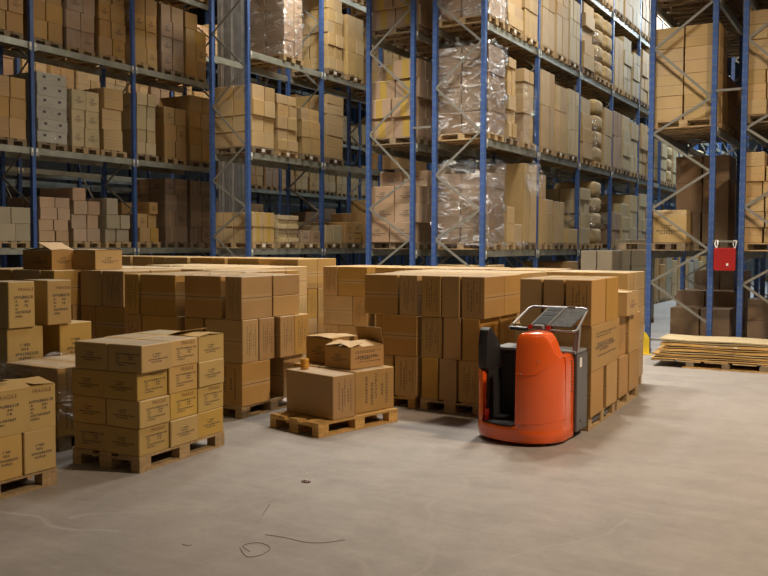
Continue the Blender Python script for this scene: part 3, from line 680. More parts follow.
# ---- near right rack
DOX = DX + DEP + .06; FOX = DX + 2 * DEP + .5 + .06
ln = LN('D', 'middle'); grid_load(DOX, DY + .08, L3_, 1.22, .86, 2, 2, [.44, .38, .47, .38], 'tan', 'large tan', ln, GR, {'-y': 'seamH', '+x': 'seamH'}, palmk='wood')
for s in ('upper', 'top'):
    for j in range(6):
        ln = LN('D', s); y = DY + .08 + j * .945 + (.1 if j > 2 else 0); grid_load(DOX, y, SH[s], 1.2, .86, 1, 2, [.45] * 3, 'brown', 'brown', ln, GR, palmk='woodd')
for j in range(1, 3):
    ln = LN('D', 'middle'); grid_load(DOX, DY + .08 + j * .945, L3_, 1.2, .86, 1, 2, [.45] * 2, 'brown', 'brown', ln, GR, palmk='woodd')
ln = LN('D', 'bottom'); grid_load(DOX - .5, DY + .06, L4, .7, .60, 1, 1, [.50, .10], 'tan', 'low orange tan', ln, GR, {'-y': 'printA', '+x': 'plain'})
ln = LN('D', 'bottom'); grid_load(DOX + .02, DY + 1.30, L4, 1.0, .86, 2, 1, [.58, .58, .52], 'dark', 'big dark brown', ln, GR, {'-y': 'plain', '+x': 'plain'})
for yy in (4.0, 6.1): ln = LN('D', 'bottom'); grid_load(DOX, DY + yy, L4, 1.2, .86, 1, 2, [.45] * 3, 'brown', 'brown', ln, GR)
RKn = RK
for j, yy in enumerate((1.3, 2.35)):
    ln = '%s floor load under the near right rack' % ORD[j]
    grid_load(DOX + .05 - j * .1, DY + yy + .3, 0, 1.16, .8, 2, 2, [.5, .42] if j else [.62], 'dark', 'dark brown', ln, GR, FN)
ln = 'third floor load under the near right rack'
grid_load(DOX + .0, DY + 3.9, 0, 1.1, .8, 2, 2, [.5, .5, .3], 'dark', 'dark brown', ln, GR, FN)
ln = LN('F', 'middle'); grid_load(FOX, DY + .08, L3_, 1.2, .84, 3, 2, [.26, .27, .24, .26, .27, .25, .24], 'tan', 'small tan', ln, GR, {'-y': 'seamH', '+x': 'seamH'}, stag=.03)
ln = LN('F', 'bottom'); grid_load(FOX, DY + .08, L4, 1.2, .84, 3, 2, [.27, .27, .26, .27, .26, .25], 'tan', 'orange tan', ln, GR, {'-y': 'seamH', '+x': 'seamH'}, stag=.03, drop={(5, 0, 0), (4, 0, 0), (5, 1, 0)})
for s in ('upper', 'top'):
    for j in range(3): ln = LN('F', s); grid_load(FOX, DY + .08 + j * .945, SH[s], 1.2, .86, 1, 2, [.45] * 3, 'brown', 'brown', ln, GR, palmk='woodd')
for s in ('middle', 'bottom'):
    for j in range(1, 3): ln = LN('F', s); grid_load(FOX, DY + .1 + j * .945, SH[s], 1.2, .86, 1, 2, [.42] * 3, 'brown', 'brown', ln, GR, palmk='woodd')
ln = 'first floor load under the rightmost rack'; grid_load(FOX, DY + 1.3, 0, 1.2, .84, 2, 2, [.45, .4], 'dark', 'dark brown', ln, GR, FN)

# ------------------------------------------------------------------ stacks on the floor
GF = 'cardboard boxes stacked on floor pallets'
def pile_box(pile, M4, z, dz, rects, layer, tone, look, default):
    """rects: (x0, y0, dx, dy, faces, pos) in pile coordinates: x to the right (negative = inwards from the right side), y away from the camera"""
    for q in rects:
        x0, y0, dx, dy, faces, pos = q[:6]; tn = q[6] if len(q) > 6 else tone
        h = q[7] if len(q) > 7 else dz; zo = q[8] if len(q) > 8 else 0
        f = dict(default); f.update(faces)
        put_box(x0, y0, z + zo, dx, dy, h, tn, f, '%s box, %s layer, %s, %s' % (look, layer, pos, pile), GF, M4, jit=.9, shrink=.014)
T_, RZ = Matrix.Translation, lambda a: Matrix.Rotation(a, 4, 'Z')
# P1: twenty-four small printed cartons, four layers
P1 = T_((-5.615, 5.27, 0)) @ RZ(R(4.0))
floor_pallet(-5.615, 5.27, R(4.0), 'wooden pallet under the four layer stack of small printed boxes')
pn = 'printed stack left of centre'
p1faces = {(0, 0, 0): ('printB', 'printA'), (0, 1, 0): ('printA', 'printA')}
OPEN = []
for k in range(4):
    for i in range(2):
        for j in range(3):
            sh = .035 if (k == 3 and j == 0) else (.012 * math.sin(k * 2.3 + j * 1.7 + i))
            if k == 3 and i == 0 and j >= 1: fx = 'printB' if j == 1 else 'printA'
            else: fx = [['printB', 'printA', 'printA'], ['printB', 'printB', 'printB'], ['printB', 'printB', 'printA'], ['printA', 'printB', 'printA']][k][j]
            fy = 'printA' if not (k == 0 and i == 1) and not (k == 3 and i == 0) else 'printB'
            pos = ('right' if i == 0 else 'left') + ' side, ' + ['front', 'middle', 'back'][j]
            if k == 3 and i == 0 and j == 2: OPEN.append((P1 @ T_((-.2 + .0, 1.01, .144 + 3 * .245)), (.39, .385, .235), pos)); continue
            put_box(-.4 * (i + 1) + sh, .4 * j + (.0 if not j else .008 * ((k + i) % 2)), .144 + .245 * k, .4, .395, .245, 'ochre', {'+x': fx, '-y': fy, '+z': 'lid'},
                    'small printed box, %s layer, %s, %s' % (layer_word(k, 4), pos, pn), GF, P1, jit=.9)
# E pile block: right column 2 boxes .3x.6, left column four .6x.3
def std_layers(k, flip):
    if not flip:
        r = [(-.3, 0, .3, .6, {'-y': 'printV'}, 'right front'), (-.3, .6, .3, .6, {}, 'right back')]
        r += [(-.9, .3 * j, .6, .3, {'-y': 'seamH'}, 'left, ' + ORD[j] + ' row') for j in range(4)]
    else:
        r = [(-.6, .3 * j, .6, .3, {'+x': 'printV', '-y': 'seamH'}, 'right, ' + ORD[j] + ' row') for j in range(4)]
        r += [(-.9, 0, .3, .6, {'-y': 'printV'}, 'left front'), (-.9, .6, .3, .6, {}, 'left back')]
    return r
LH = .497
def std_pile(x, y, rz, name, n=3, tone='brown', flip0=False, pal='wood', look='brown', over=None, mesh_pallet=True, lh=None):
    LH = lh or .497
    M4 = T_((x, y, 0)) @ RZ(rz)
    floor_pallet(x - .03, y + .02, rz, 'wooden pallet under the ' + name, pal)
    for k in range(n):
        L = (over or {}).get(k) or std_layers(k, (k % 2 == 0) ^ flip0 ^ True)
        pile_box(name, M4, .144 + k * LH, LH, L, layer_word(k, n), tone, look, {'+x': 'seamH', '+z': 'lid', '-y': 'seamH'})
E_top = [(-.27, 0, .26, .57, {'-y': 'printV', '+x': 'seamH'}, 'right front corner'), (-.9, .0, .58, .3, {'-y': 'seamH'}, 'left front'),
         (-.27, .58, .26, .54, {'+x': 'plain'}, 'right back, lower half', 'brown', .248), (-.27, .58, .26, .54, {'+x': 'plain'}, 'right back, upper half', 'brown', .248, .248),
         (-.9, .31, .6, .3, {}, 'left, second row'), (-.9, .62, .6, .3, {}, 'left, third row'), (-.9, .93, .6, .3, {}, 'left, fourth row')]
E_mid = [(-.58, j * .305 + (.02 if j > 1 else 0), .58 + (.05 if j > 1 else 0), .3, {'+x': 'printV', '-y': 'seamH'}, ORD[j] + ' along the right side') for j in range(4)] + [(-.9, 0, .3, .6, {'-y': 'plain'}, 'left front'), (-.9, .62, .3, .6, {}, 'left back')]
E_bot = [(-.55, 0, .55, .52, {'+x': 'seamH', '-y': 'printV'}, 'right front'), (-.9, 0, .33, .6, {}, 'left front'), (-.42, .80, .40, .40, {'+x': 'plain'}, 'right back'), (-.9, .64, .4, .5, {}, 'left back')]
std_pile(-6.355, 7.53, 0, 'big stack centre left', over={0: E_bot, 1: E_mid, 2: E_top})
std_pile(-7.34, 7.50, 0, 'stack behind the printed one', over={2: [(-.62, .0, .60, .3, {'-y': 'seamH'}, 'right front'), (-.9, 0, .26, .6, {'-y': 'printV'}, 'left front'), (-.62, .31, .6, .3, {}, 'second row'), (-.62, .62, .6, .3, {}, 'third row'), (-.62, .93, .6, .3, {}, 'fourth row'), (-.9, .62, .26, .6, {}, 'left back')]})
std_pile(-7.45, 8.90, 0, 'stack directly behind the big centre left stack', flip0=True)
std_pile(-8.39, 9.45, 0, 'left neighbour of the stack behind centre left')
std_pile(-8.6, 10.7, 0, 'third deep stack centre left', tone='tan')
std_pile(-9.55, 10.9, 0, 'third deep stack behind the printed one', tone='tan', flip0=True)
std_pile(-10.5, 10.9, 0, 'third deep stack farther left', tone='tan')
std_pile(-8.98, 8.2, 0, 'dark stack left of centre', tone='brown', over={2: [(-.46, 0, .44, .5, {'-y': 'printV'}, 'right front'), (-.9, 0, .43, .5, {'-y': 'seamV'}, 'left front'), (-.46, .51, .44, .6, {}, 'right back'), (-.9, .51, .43, .6, {}, 'left back')]})
std_pile(-9.92, 7.80, 0, 'far left stack', tone='brown')
std_pile(-10.86, 7.80, 0, 'farthest left stack', tone='brown', flip0=True)
std_pile(-9.35, 9.5, 0, 'second deep stack left', tone='tan')
std_pile(-10.3, 9.1, 0, 'second deep stack farther left', tone='tan')
std_pile(-11.25, 9.1, 0, 'second deep stack farthest left', tone='tan')
# F block (centre)
def row(z, xs, faces, dep, tag_, y0=0.0):
    out = []
    for i in range(len(xs) - 1):
        out.append((xs[i], y0, xs[i + 1] - xs[i] - .006, dep, faces[i], '%s from left, front row' % ORD[i]))
    return out
sV = {'-y': 'seamV', '+x': 'seamH'}; pV = {'-y': 'printV'}; sH = {'-y': 'seamH'}; pl = {'-y': 'plain', '+x': 'plain'}
back2 = [(-.45, .62, .44, .58, {}, 'right back'), (-.9, .62, .44, .58, {}, 'left back')]
back3 = [(-.3, .62, .29, .58, {}, 'right back'), (-.6, .62, .29, .58, {}, 'middle back'), (-.9, .62, .29, .58, {}, 'left back')]
std_pile(-4.10, 9.13, 0, 'centre stack beside orange truck', over={
    0: row(0, [-.81, -.57, -.32, -.03], [pl, pl, pV], .6, '') + [(-.45, .62, .42, .58, {}, 'right back'), (-.87, .62, .40, .58, {}, 'left back')],
    1: row(0, [-.82, -.52, -.27, -.03], [pV, pl, pl], .6, '') + [(-.45, .62, .41, .56, {'+x': 'printV'}, 'right back'), (-.87, .62, .40, .58, {}, 'left back')],
    2: row(0, [-.815, -.54, -.285, .03], [pV, pl, pV], .6, '') + [(-.54, .62, .25, .56, {}, 'middle back'), (-.815, .62, .26, .56, {}, 'left back'), (-.28, .62, .29, .56, {'+x': 'seamH'}, 'right back')]})
std_pile(-4.97, 9.13, 0, 'centre stack behind small pallet', pal='woody', over={
    0: [(-.32, 0, .33, .6, pV, 'right front'), (-.66, 0, .33, .6, pl, 'left front'), (-.86, .62, .42, .58, {}, 'left back'), (-.42, .62, .42, .58, {}, 'right back')],
    1: [(-.48, 0, .49, .6, sH, 'right front'), (-.84, .40, .34, .6, {}, 'left, set back'), (-.42, .62, .42, .58, {}, 'right back')],
    2: [(-.76, 0, .49, .6, sH, 'left front'), (-.26, 0, .26, .6, pV, 'right front'), (-.86, .62, .42, .56, {}, 'left back'), (-.42, .62, .42, .56, {}, 'right back')]})
std_pile(-4.22, 10.42, 0, 'stack directly behind the centre stack', tone='tan')
std_pile(-5.16, 10.42, 0, 'stack two deep behind small pallet', tone='tan')
# G block right of the truck
std_pile(-2.76, 8.97, R(2.4), 'right stack held by orange truck', over={
    0: [(-.5, .02, .5, .56, {'+x': 'plain'}, 'right front'), (-.5, .72, .5, .50, {'+x': 'plain'}, 'right back'), (-.9, 0, .38, .6, {}, 'left front'), (-.9, .65, .38, .6, {}, 'left back')],
    1: [(-.45, 0, .45, 1.24, {'+x': 'printC'}, 'long right side'), (-.86, 0, .40, .6, {}, 'left front'), (-.86, .62, .40, .6, {}, 'left back')],
    2: [(-.30, 0, .30, .62, {'-y': 'printV', '+x': 'plain'}, 'right front corner'), (-.30, .66, .30, .56, {'+x': 'plain'}, 'right back'), (-.55, 0, .24, .6, {'-y': 'plain'}, 'middle front'), (-.82, 0, .26, .6, {'-y': 'plain'}, 'left front'), (-.55, .62, .24, .58, {}, 'middle back'), (-.82, .62, .26, .58, {}, 'left back')]})
std_pile(-2.83, 10.32, R(2.4), 'right stack with low lidded box on top', n=2, over={
    0: [(-.5, 0, .5, .5, {'+x': 'plain'}, 'right front'), (-.5, .56, .5, .6, {'+x': 'plain'}, 'right back'), (-.9, 0, .38, .6, {}, 'left front'), (-.9, .65, .38, .6, {}, 'left back')],
    1: [(-.5, .05, .46, .45, {'+x': 'printV'}, 'right front'), (-.5, .55, .5, .62, {'+x': 'plain'}, 'right back'), (-.9, 0, .38, .6, {}, 'left front'), (-.9, .65, .38, .6, {}, 'left back')]})
std_pile(-3.09, 12.55, R(90), 'rear right corner stack', tone='tan', flip0=True)
# N row, rearmost line of stacks before the racks
for i in range(12):
    std_pile(-4.42 - 1.037 * i if i < 4 else -8.95 - (i - 4) * .945, 12.1 + (.25 if i > 4 else 0) + (.3 if i > 7 else 0), 0, 'rear line, %s stack from right' % ORD[i + 1], tone='brown', flip0=bool(i % 2), lh=.535 if i > 3 else None)
# L stack at the left edge
L4m = T_((-7.73, 5.50, 0))
floor_pallet(-7.75, 5.52, 0, 'wooden pallet under the upright printed boxes at left edge', 'woodd')
for k in range(3):
    if k < 2: rr = [(-.42, 0, .42, .44, {'+x': 'printA'}, 'front'), (-.42, .64, .42, .44, {'+x': 'printA'}, 'back')] + ([(-.85, 0, .42, .5, {}, 'behind front'), (-.85, .55, .42, .5, {}, 'behind back')])
    else: rr = [(-.42, .0, .42, .32, {'+x': 'printB'}, 'front'), (-.42, .46, .42, .32, {'+x': 'printB'}, 'back')]
    if k == 2: rr = [(a + .04, b + .0, c, d, f, p) for a, b, c, d, f, p in rr]
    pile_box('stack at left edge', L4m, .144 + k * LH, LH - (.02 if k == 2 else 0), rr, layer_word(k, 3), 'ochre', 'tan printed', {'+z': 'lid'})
# low stack between printed stack and left edge
LW = T_((-6.84, 5.40, 0))
floor_pallet(-6.86, 5.42, 0, 'wooden pallet under the low dark stack behind the front boxes', 'woodd')
for k in range(2):
    for i in range(2):
        for j in range(3):
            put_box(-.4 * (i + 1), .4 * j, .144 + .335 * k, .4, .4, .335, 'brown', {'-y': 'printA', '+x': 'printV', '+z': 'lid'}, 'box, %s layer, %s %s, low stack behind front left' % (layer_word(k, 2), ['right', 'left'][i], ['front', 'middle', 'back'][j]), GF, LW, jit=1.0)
wr = wrap(-6.83, 5.39, .30, .82, 1.22, .52, 'scraps of clear film clinging to the low dark stack', 'film', .01, 77)
# front left stack
FG = T_((-5.95, 3.48, 0)); FGH = .35
floor_pallet(-5.965, 3.49, 0, 'wooden pallet of the front left stack, cut by the photo edge')
for j, (a, b) in enumerate(((0, .29), (.30, .59), (.60, .88), (.89, 1.2))):
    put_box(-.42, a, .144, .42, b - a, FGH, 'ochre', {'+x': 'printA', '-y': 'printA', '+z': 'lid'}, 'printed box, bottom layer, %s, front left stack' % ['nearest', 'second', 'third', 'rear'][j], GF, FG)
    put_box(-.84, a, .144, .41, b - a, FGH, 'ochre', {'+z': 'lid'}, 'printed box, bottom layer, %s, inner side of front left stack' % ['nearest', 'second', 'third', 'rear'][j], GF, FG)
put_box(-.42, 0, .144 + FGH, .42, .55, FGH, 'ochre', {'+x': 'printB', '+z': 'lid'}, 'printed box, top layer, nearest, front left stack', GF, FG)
OPEN_FG = []
# ------------------------------------------------------------------ boxes with their flaps open (body + four flap parts)
def open_box(M4, dims, label, tone='brown', kinds=None, angles=(-70, 20, 8, 8), group=GF, print_text=None):
    """angles (deg above horizontal-closed) for flaps hinged at +x, -x, +y, -y; 0 = closed, 90 = upright"""
    dx, dy, dz = dims; t = .006; kinds = kinds or {}
    ks = ['plain'] + sorted(set(kinds.values()) - {'plain'})
    bm = bmesh.new(); uvl = bm.loops.layers.uv.new('UVMap')
    def quad(ps, kind, uvs=((0, 0), (1, 0), (1, 1), (0, 1))):
        vs = [bm.verts.new(p) for p in ps]; f = bm.faces.new(vs); f.material_index = ks.index(kind)
        for l, u in zip(f.loops, uvs): l[uvl].uv = u
    hx, hy = dx / 2, dy / 2
    quad([(hx, -hy, 0), (hx, hy, 0), (hx, hy, dz), (hx, -hy, dz)], kinds.get('+x', 'plain'))
    quad([(-hx, -hy, 0), (hx, -hy, 0), (hx, -hy, dz), (-hx, -hy, dz)], kinds.get('-y', 'plain'))
    quad([(-hx, hy, 0), (-hx, -hy, 0), (-hx, -hy, dz), (-hx, hy, dz)], 'plain')
    quad([(hx, hy, 0), (-hx, hy, 0), (-hx, hy, dz), (hx, hy, dz)], 'plain')
    quad([(-hx, hy, 0), (hx, hy, 0), (hx, -hy, 0), (-hx, -hy, 0)], 'plain')
    a, b = hx - t, hy - t
    quad([(a, b, t), (a, -b, t), (a, -b, dz), (a, b, dz)], 'plain'); quad([(a, -b, t), (-a, -b, t), (-a, -b, dz), (a, -b, dz)], 'plain')
    quad([(-a, -b, t), (-a, b, t), (-a, b, dz), (-a, -b, dz)], 'plain'); quad([(-a, b, t), (a, b, t), (a, b, dz), (-a, b, dz)], 'plain')
    quad([(-a, -b, t), (a, -b, t), (a, b, t), (-a, b, t)], 'plain')
    for s in ((hx, a), (-hx, -a)): quad([(s[0], -hy, dz), (s[0], hy, dz), (s[1], b, dz), (s[1], -b, dz)], 'plain')
    for s in ((hy, b), (-hy, -b)): quad([(-hx, s[0], dz), (hx, s[0], dz), (a, s[1], dz), (-a, s[1], dz)], 'plain')
    me = bpy.data.meshes.new('cardboard_box'); bm.to_mesh(me); bm.free()
    for k in ks: me.materials.append(card(tone, k))
    o = bpy.data.objects.new('cardboard_box', me); C.objects.link(o); o.matrix_world = M4; tag(o, label, 'box', group)
    for side, ang in zip(('+x', '-x', '+y', '-y'), angles):
        if ang is None: continue
        ln_, wd = (dy, dx / 2) if side[1] == 'x' else (dx, min(dx / 2, dy / 2))
        if ang < 0: ang = -ang; 
        f = MB().box(0, -ln_ / 2 + .003, 0, wd - .004, ln_ / 2 - .003, .004)
        fo = build(f, 'flap', card(tone, 'plain'), o)
        rot = {'+x': math.pi, '-x': 0, '+y': -math.pi / 2, '-y': math.pi / 2}[side]
        pos = {'+x': (hx, 0, dz), '-x': (-hx, 0, dz), '+y': (0, hy, dz), '-y': (0, -hy, dz)}[side]
        fo.matrix_local = T_(pos) @ RZ(rot) @ Matrix.Rotation(-R(ang), 4, 'Y') @ T_((0.001, 0, .001 if side[1] == 'x' else .006))
    return o
open_box(OPEN[0][0], OPEN[0][1], 'small printed box with half open lid, top right back of printed stack left of centre', 'ochre', {'+x': 'printA'}, (3, 15, 4, 6))
_w = open_box(FG @ T_((-.215, .875, .144 + FGH)), (.42, .64, FGH), 'wide box marked twice, lid ajar, top of the front left stack', 'ochre', {'+x': 'printB2'}, (12, 3, 5, 16))
add_word(_w, .42, FGH, -.13, .83); add_word(_w, .42, FGH, .19, .86)
open_box(FG @ T_((-.64, .6, .144 + FGH)), (.40, .6, FGH), 'plain box with loose lid, inner top of the front left stack', 'brown', {}, (3, 10, 5, 8))
# boxes lying on the left stacks
for (px_, py_, dims, ang, lb, kk) in (
        (-10.47, 8.15, (.60, .40, .27), (22, 6, 3, 3), 'half open box with raised lid, lying on top of the far left stack', {'-y': 'printA', '+x': 'printA'}),
        (-9.92, 8.56, (.44, .50, .27), (3, 3, 3, 3), 'closed printed box lying on top of the stacks beside the half open one', {'+x': 'printA'})):
    open_box(T_((px_, py_, .146 + 3 * LH)) @ RZ(R(2)), dims, lb, 'brown', kk, ang)
open_box(T_((-3.06, 10.76, .146 + 2 * LH)) @ RZ(R(2)), (.52, .62, .28), 'small box with pale closed lid on the lower right stack', 'tan', {'-y': 'plain', '+x': 'printA'}, (2, 2, 2, 2))
# P2: small pallet with four boxes
P2 = T_((-5.085, 7.22, 0)) @ RZ(R(-13.4))
floor_pallet(-5.085, 7.22, R(-13.4), 'yellowish wooden pallet with only four boxes, standing alone in front', 'woody')
pn = 'small front pallet'
put_box(-.80, .22, .146, .78, .33, .47, 'brown', {'-y': 'plain', '+x': 'printV', '+z': 'lid'}, 'big box with worn lid, front of the small front pallet', GF, P2, jit=0)
put_box(-.70, .61, .146, .615, .62, .47, 'brown', {'+x': 'printV', '+z': 'lid', '-y': 'seamH'}, 'big box with vertical print, back right of the small front pallet', GF, P2, jit=0)
open_box(P2 @ T_((-.43, .93, .146 + .475)), (.42, .52, .235), 'open printed box with one flap raised, on top of the small front pallet', 'brown', {'+x': 'printC', '-y': 'printA'}, (14, 8, 74, 12))
open_box(P2 @ T_((-.90, 1.02, .146 + .475)) @ RZ(R(2)), (.44, .44, .29), 'smaller box with bright lid, back left on the small front pallet', 'brown', {'-y': 'printA'}, (5, 5, 2, 2)) 
put_box(-1.12, .60, .146, .40, .60, .47, 'brown', {}, 'big box hidden behind the front one on the small front pallet', GF, P2, jit=0)
# roll of tape standing on the front box
o = MB()
prof = [(.022, 0), (.046, 0), (.048, .004), (.048, .052), (.046, .055), (.048, .058), (.048, .106), (.046, .11), (.022, .11)]
N = 24
rings = [[(r * math.cos(2 * math.pi * k / N), r * math.sin(2 * math.pi * k / N), z) for k in range(N)] for r, z in prof]
o.loft(rings + [rings[0]], 0, False)
tr = build(o, 'tape_roll', M['amber'], None, tuple(P2 @ Vector((-.66, .38, .146 + .472)))[:3], 0, True)
tag(tr, 'amber packing tape roll standing on the big front box of the small pallet', 'tape')
cr = MB().loft([[(r * math.cos(2 * math.pi * k / N), r * math.sin(2 * math.pi * k / N), z) for k in range(N)] for r, z in ((.018, .001), (.022, .001), (.022, .111), (.018, .111), (.018, .001))], 0, False)
build(cr, 'core', M['core'], tr, (0, 0, 0), 0, True)

# ------------------------------------------------------------------ stacks in the right aisle
for (x, y, wd, hs, tn, lk, ln) in ((-5.40, 19.0, .74, [.58, .58, .58], 'grey', 'olive', 'first aisle stack right of the rear line'), (-5.37, 22.0, .84, [.67, .67, .67], 'grey', 'olive', 'tall aisle stack farther back')):
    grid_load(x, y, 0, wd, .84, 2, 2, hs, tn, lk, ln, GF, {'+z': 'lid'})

# ------------------------------------------------------------------ write all closed boxes
KEEP = {86,101,102,105,106,116,117,120,121,124,132,133,136,137,140,141,148,152,156,164,168,172,176,192,224,228,232,235,236,237,238,239,240,241,242,245,246,249,250,253,255,257,263,267,271,275,279,283,287,291,295,299,303,323,324,328,339,343,347,351,355,359,365,369,371,379,382,386,390,394,402,406,770,774,776,778,780,782,784,790,794,798,802,806,814,822,866,868,870,872,874,876,878,880,902,906,914,916,918,920,922,958,960,962,964,992,1004,1056,1058,1062,1108,1110,1112,1114,1116,1118,1120,1159,1161,1163,1165,1167,1169,1171,1172,1209,1210,1267,1268,1279,1280,1361,1362,1363,1364,1365,1366,1367,1368,1369,1370,1395,1399,1411,1417,1423,1424,1573,1574,1575,1576,1577,1578,1579,1580,1581,1582,1586,1587,1588,1598,1608,1616,1628,1634,1792,1924,1926,1928,1930,1932,1934,1936,1938,2020,2022,2023,2024,2025,2026,2027,2040,2042,2048,2050,2060,2062,2068,2074,2080,2086,2092,2104,2110,2116,2122,2128,2133,2137,2201,2205,2207,2208,2209,2210,2213,2214,2215,2216,2219,2220,2221,2222,2225,2226,2227,2230,2232,2234,2235,2236,2237,2238,2240,2241,2242,2243,2253,2257,2259,2260,2314,2361,2365,2367,2368,2383,2385,2461,2462,2463,2466,2467,2468,2469,2471,2472,2473,2476,2477,2481,2484,2485,2524,2525,2528,2531,2532,2533,2534,2537,2538,2541,2542,2557,2561,2623,2625,2629,2633,2642,2647,2648,2783,2784,2787,2788,2789,2795,2798,2805,2807,2810,2811,2821,2823,2833,2835}
#KEEP_HERE#
rest = []
merge = {}
for i, (me, mt, lb, gr) in enumerate(BOXES):
    if KEEP is None or i in KEEP:
        o = bpy.data.objects.new('cardboard_box', me); C.objects.link(o); o.matrix_world = mt; o['category'] = 'box'; o['group'] = gr
        o['label'] = lb
        if any('printB' in m.name for m in me.materials) and mt.translation.x > -8.5 and mt.translation.z < 1.7 and '+x' in me.get('bfaces', ''): add_word(o, me['bdx'], me['bdz'], .05, .80)
        if KEEP is None: o['idx'] = i
    else: rest.append((me, mt))
if rest:
    V = []; F = []; MI = []; UV = []; mats = []; mi_of = {}
    for me, mt in rest:
        if me.name not in merge:
            uv = me.uv_layers[0].data
            merge[me.name] = ([v.co.copy() for v in me.vertices], [tuple(p.vertices) for p in me.polygons], [me.materials[p.material_index] for p in me.polygons], [tuple(u.uv) for u in uv])
        vs, fs, ms, us = merge[me.name]; b = len(V)
        V += [tuple(mt @ v) for v in vs]; F += [tuple(b + i for i in f) for f in fs]; UV += us
        for m in ms:
            if m.name not in mi_of: mi_of[m.name] = len(mats); mats.append(m)
            MI.append(mi_of[m.name])
    me = bpy.data.meshes.new('cardboard_boxes'); me.from_pydata(V, [], F)
    for m in mats: me.materials.append(m)
    me.polygons.foreach_set('material_index', MI); ul = me.uv_layers.new(name='UVMap'); ul.data.foreach_set('uv', [c for u in UV for c in u])
    o = link('cardboard_boxes', me); tag(o, 'the many smaller or farther cardboard boxes filling rack shelves and rear stacks', 'boxes', None, 'stuff')

# ------------------------------------------------------------------ sheet pallet at the right edge
sp = bpy.data.objects.new('long_pallet', None); C.objects.link(sp); sp.location = (-3.45, 14.5, 0); sp.rotation_euler = (0, 0, R(3)); tag(sp, 'low long wooden pallet under the flat sheets at the right edge', 'pallet')
for x in (.55, 1.10, 1.66, 2.2):
    for y in (0, .35, .70): build(MB().box(x, y, .022, x + .12, y + .1, .10), 'block', M['woodd'], sp)
for y in (0, .35, .70): build(MB().box(.5, y, 0, 2.35, y + .1, .022), 'bottom_board', M['woody'], sp)
for i in range(6): build(MB().box(.0 + i * .42, 0, .10, .0 + i * .42 + .36, .85, .122), 'deck_board', M['wood'], sp)
zz = .124; names = ['lowest', 'second', 'third', 'fourth', 'fifth', 'sixth', 'seventh', 'eighth', 'topmost']
for i in range(9):
    h = [.03, .025, .04, .03, .045, .03, .05, .03, .03][i]; dx = [0, .06, .02, .15, .10, .22, .14, .20, .12][i]
    mb = MB()
    n = 10; L = 2.45 - dx
    top = []; 
    rings = []
    for q in range(n + 1):
        xx = dx + L * q / n; wv = .006 * math.sin(q * 1.3 + i)
        rings.append([(xx, .0 + dx * .1, wv), (xx, .85, wv), (xx, .85, wv + h - .010), (xx, .0 + dx * .1, wv + h - .010)])
    mb.loft(rings)
    m = [M['woody'], M['wood'], M['woody'], card('pale'), M['woody'], card('tan'), M['woody'], card('pale'), card('pale')][i]
    s = build(mb, 'cardboard_sheet', m, None, (-3.45, 14.5, zz + .006), R(3)); zz += h + .004
    tag(s, '%s flat sheet in the pile on the long low pallet' % names[i], 'cardboard sheet', 'flat sheets on the long pallet')
tag(build(MB().loft([[(.0, 0, 0), (.0, .3, .01), (.0, .3, .016), (0, 0, .006)], [(.25, -.02, .03), (.25, .3, .03), (.25, .3, .036), (.25, -.02, .036)], [(.5, 0, .0), (.5, .28, .01), (.5, .28, .016), (.5, 0, .006)]]), 'plastic_film', M['film2'], None, (-2.6, 14.44, zz - .10), R(3)), 'scrap of clear film stuck in the sheet pile', 'plastic film')

# ------------------------------------------------------------------ yellow post guard, red panel
g = MB(); o_ = .10
g.loft([[(-.10, -.12, 0), (.10, -.12, 0), (.10, -.108, 0), (-.088, -.108, 0), (-.088, .10, 0), (-.10, .10, 0)], [(-.10, -.12, .30), (.10, -.12, .30), (.10, -.108, .30), (-.088, -.108, .30), (-.088, .10, .30), (-.10, .10, .30)],
        [(-.085, -.10, .40), (.03, -.10, .40), (.03, -.09, .40), (-.075, -.09, .40), (-.075, .06, .40), (-.085, .06, .40)]])
g.box(-.10, -.2, 0, .16, -.12, .012)
gd = build(g, 'post_guard', M['yellow'], None, (DX - .04, DY - .0, 0)); tag(gd, 'yellow steel guard around the foot of the near right rack post', 'post guard')
mb = MB(); w_, h_, r_ = .18, .20, .035
pts = []
for cx_, cz_, a0 in ((w_ - r_, h_ - r_, 0), (-w_ + r_, h_ - r_, 90), (-w_ + r_, -h_ + r_, 180), (w_ - r_, -h_ + r_, 270)):
    for q in range(5): a = R(a0 + q * 22.5); pts.append((cx_ + r_ * math.cos(a), cz_ + r_ * math.sin(a)))
mb.loft([[(p[0] * .97, -.03, p[1] * .97) for p in pts], [(p[0], -.022, p[1]) for p in pts], [(p[0], .022, p[1]) for p in pts], [(p[0] * .97, .03, p[1] * .97) for p in pts]])
rp = build(mb, 'red_panel', M['red'], None, (DX + DEP + .255, DY - .14, 1.765), R(2), True); tag(rp, 'red rounded panel hung between the right rack posts on white ties', 'panel')
build(MB().box(.03, -.036, -.11, .065, -.029, -.07), 'sticker', M['white'], rp)
for x_ in (-.17, .13):
    build(MB().tube([(x_ + .03, 0, .19), (x_, .01, .27), (x_ + .02, .04, .335), (x_ + .05, .02, .32), (x_ + .05, -.01, .26), (x_ + .04, -.01, .2)], .012 if x_ < 0 else .008, 6), 'tie', M['white'], rp, smooth=True)

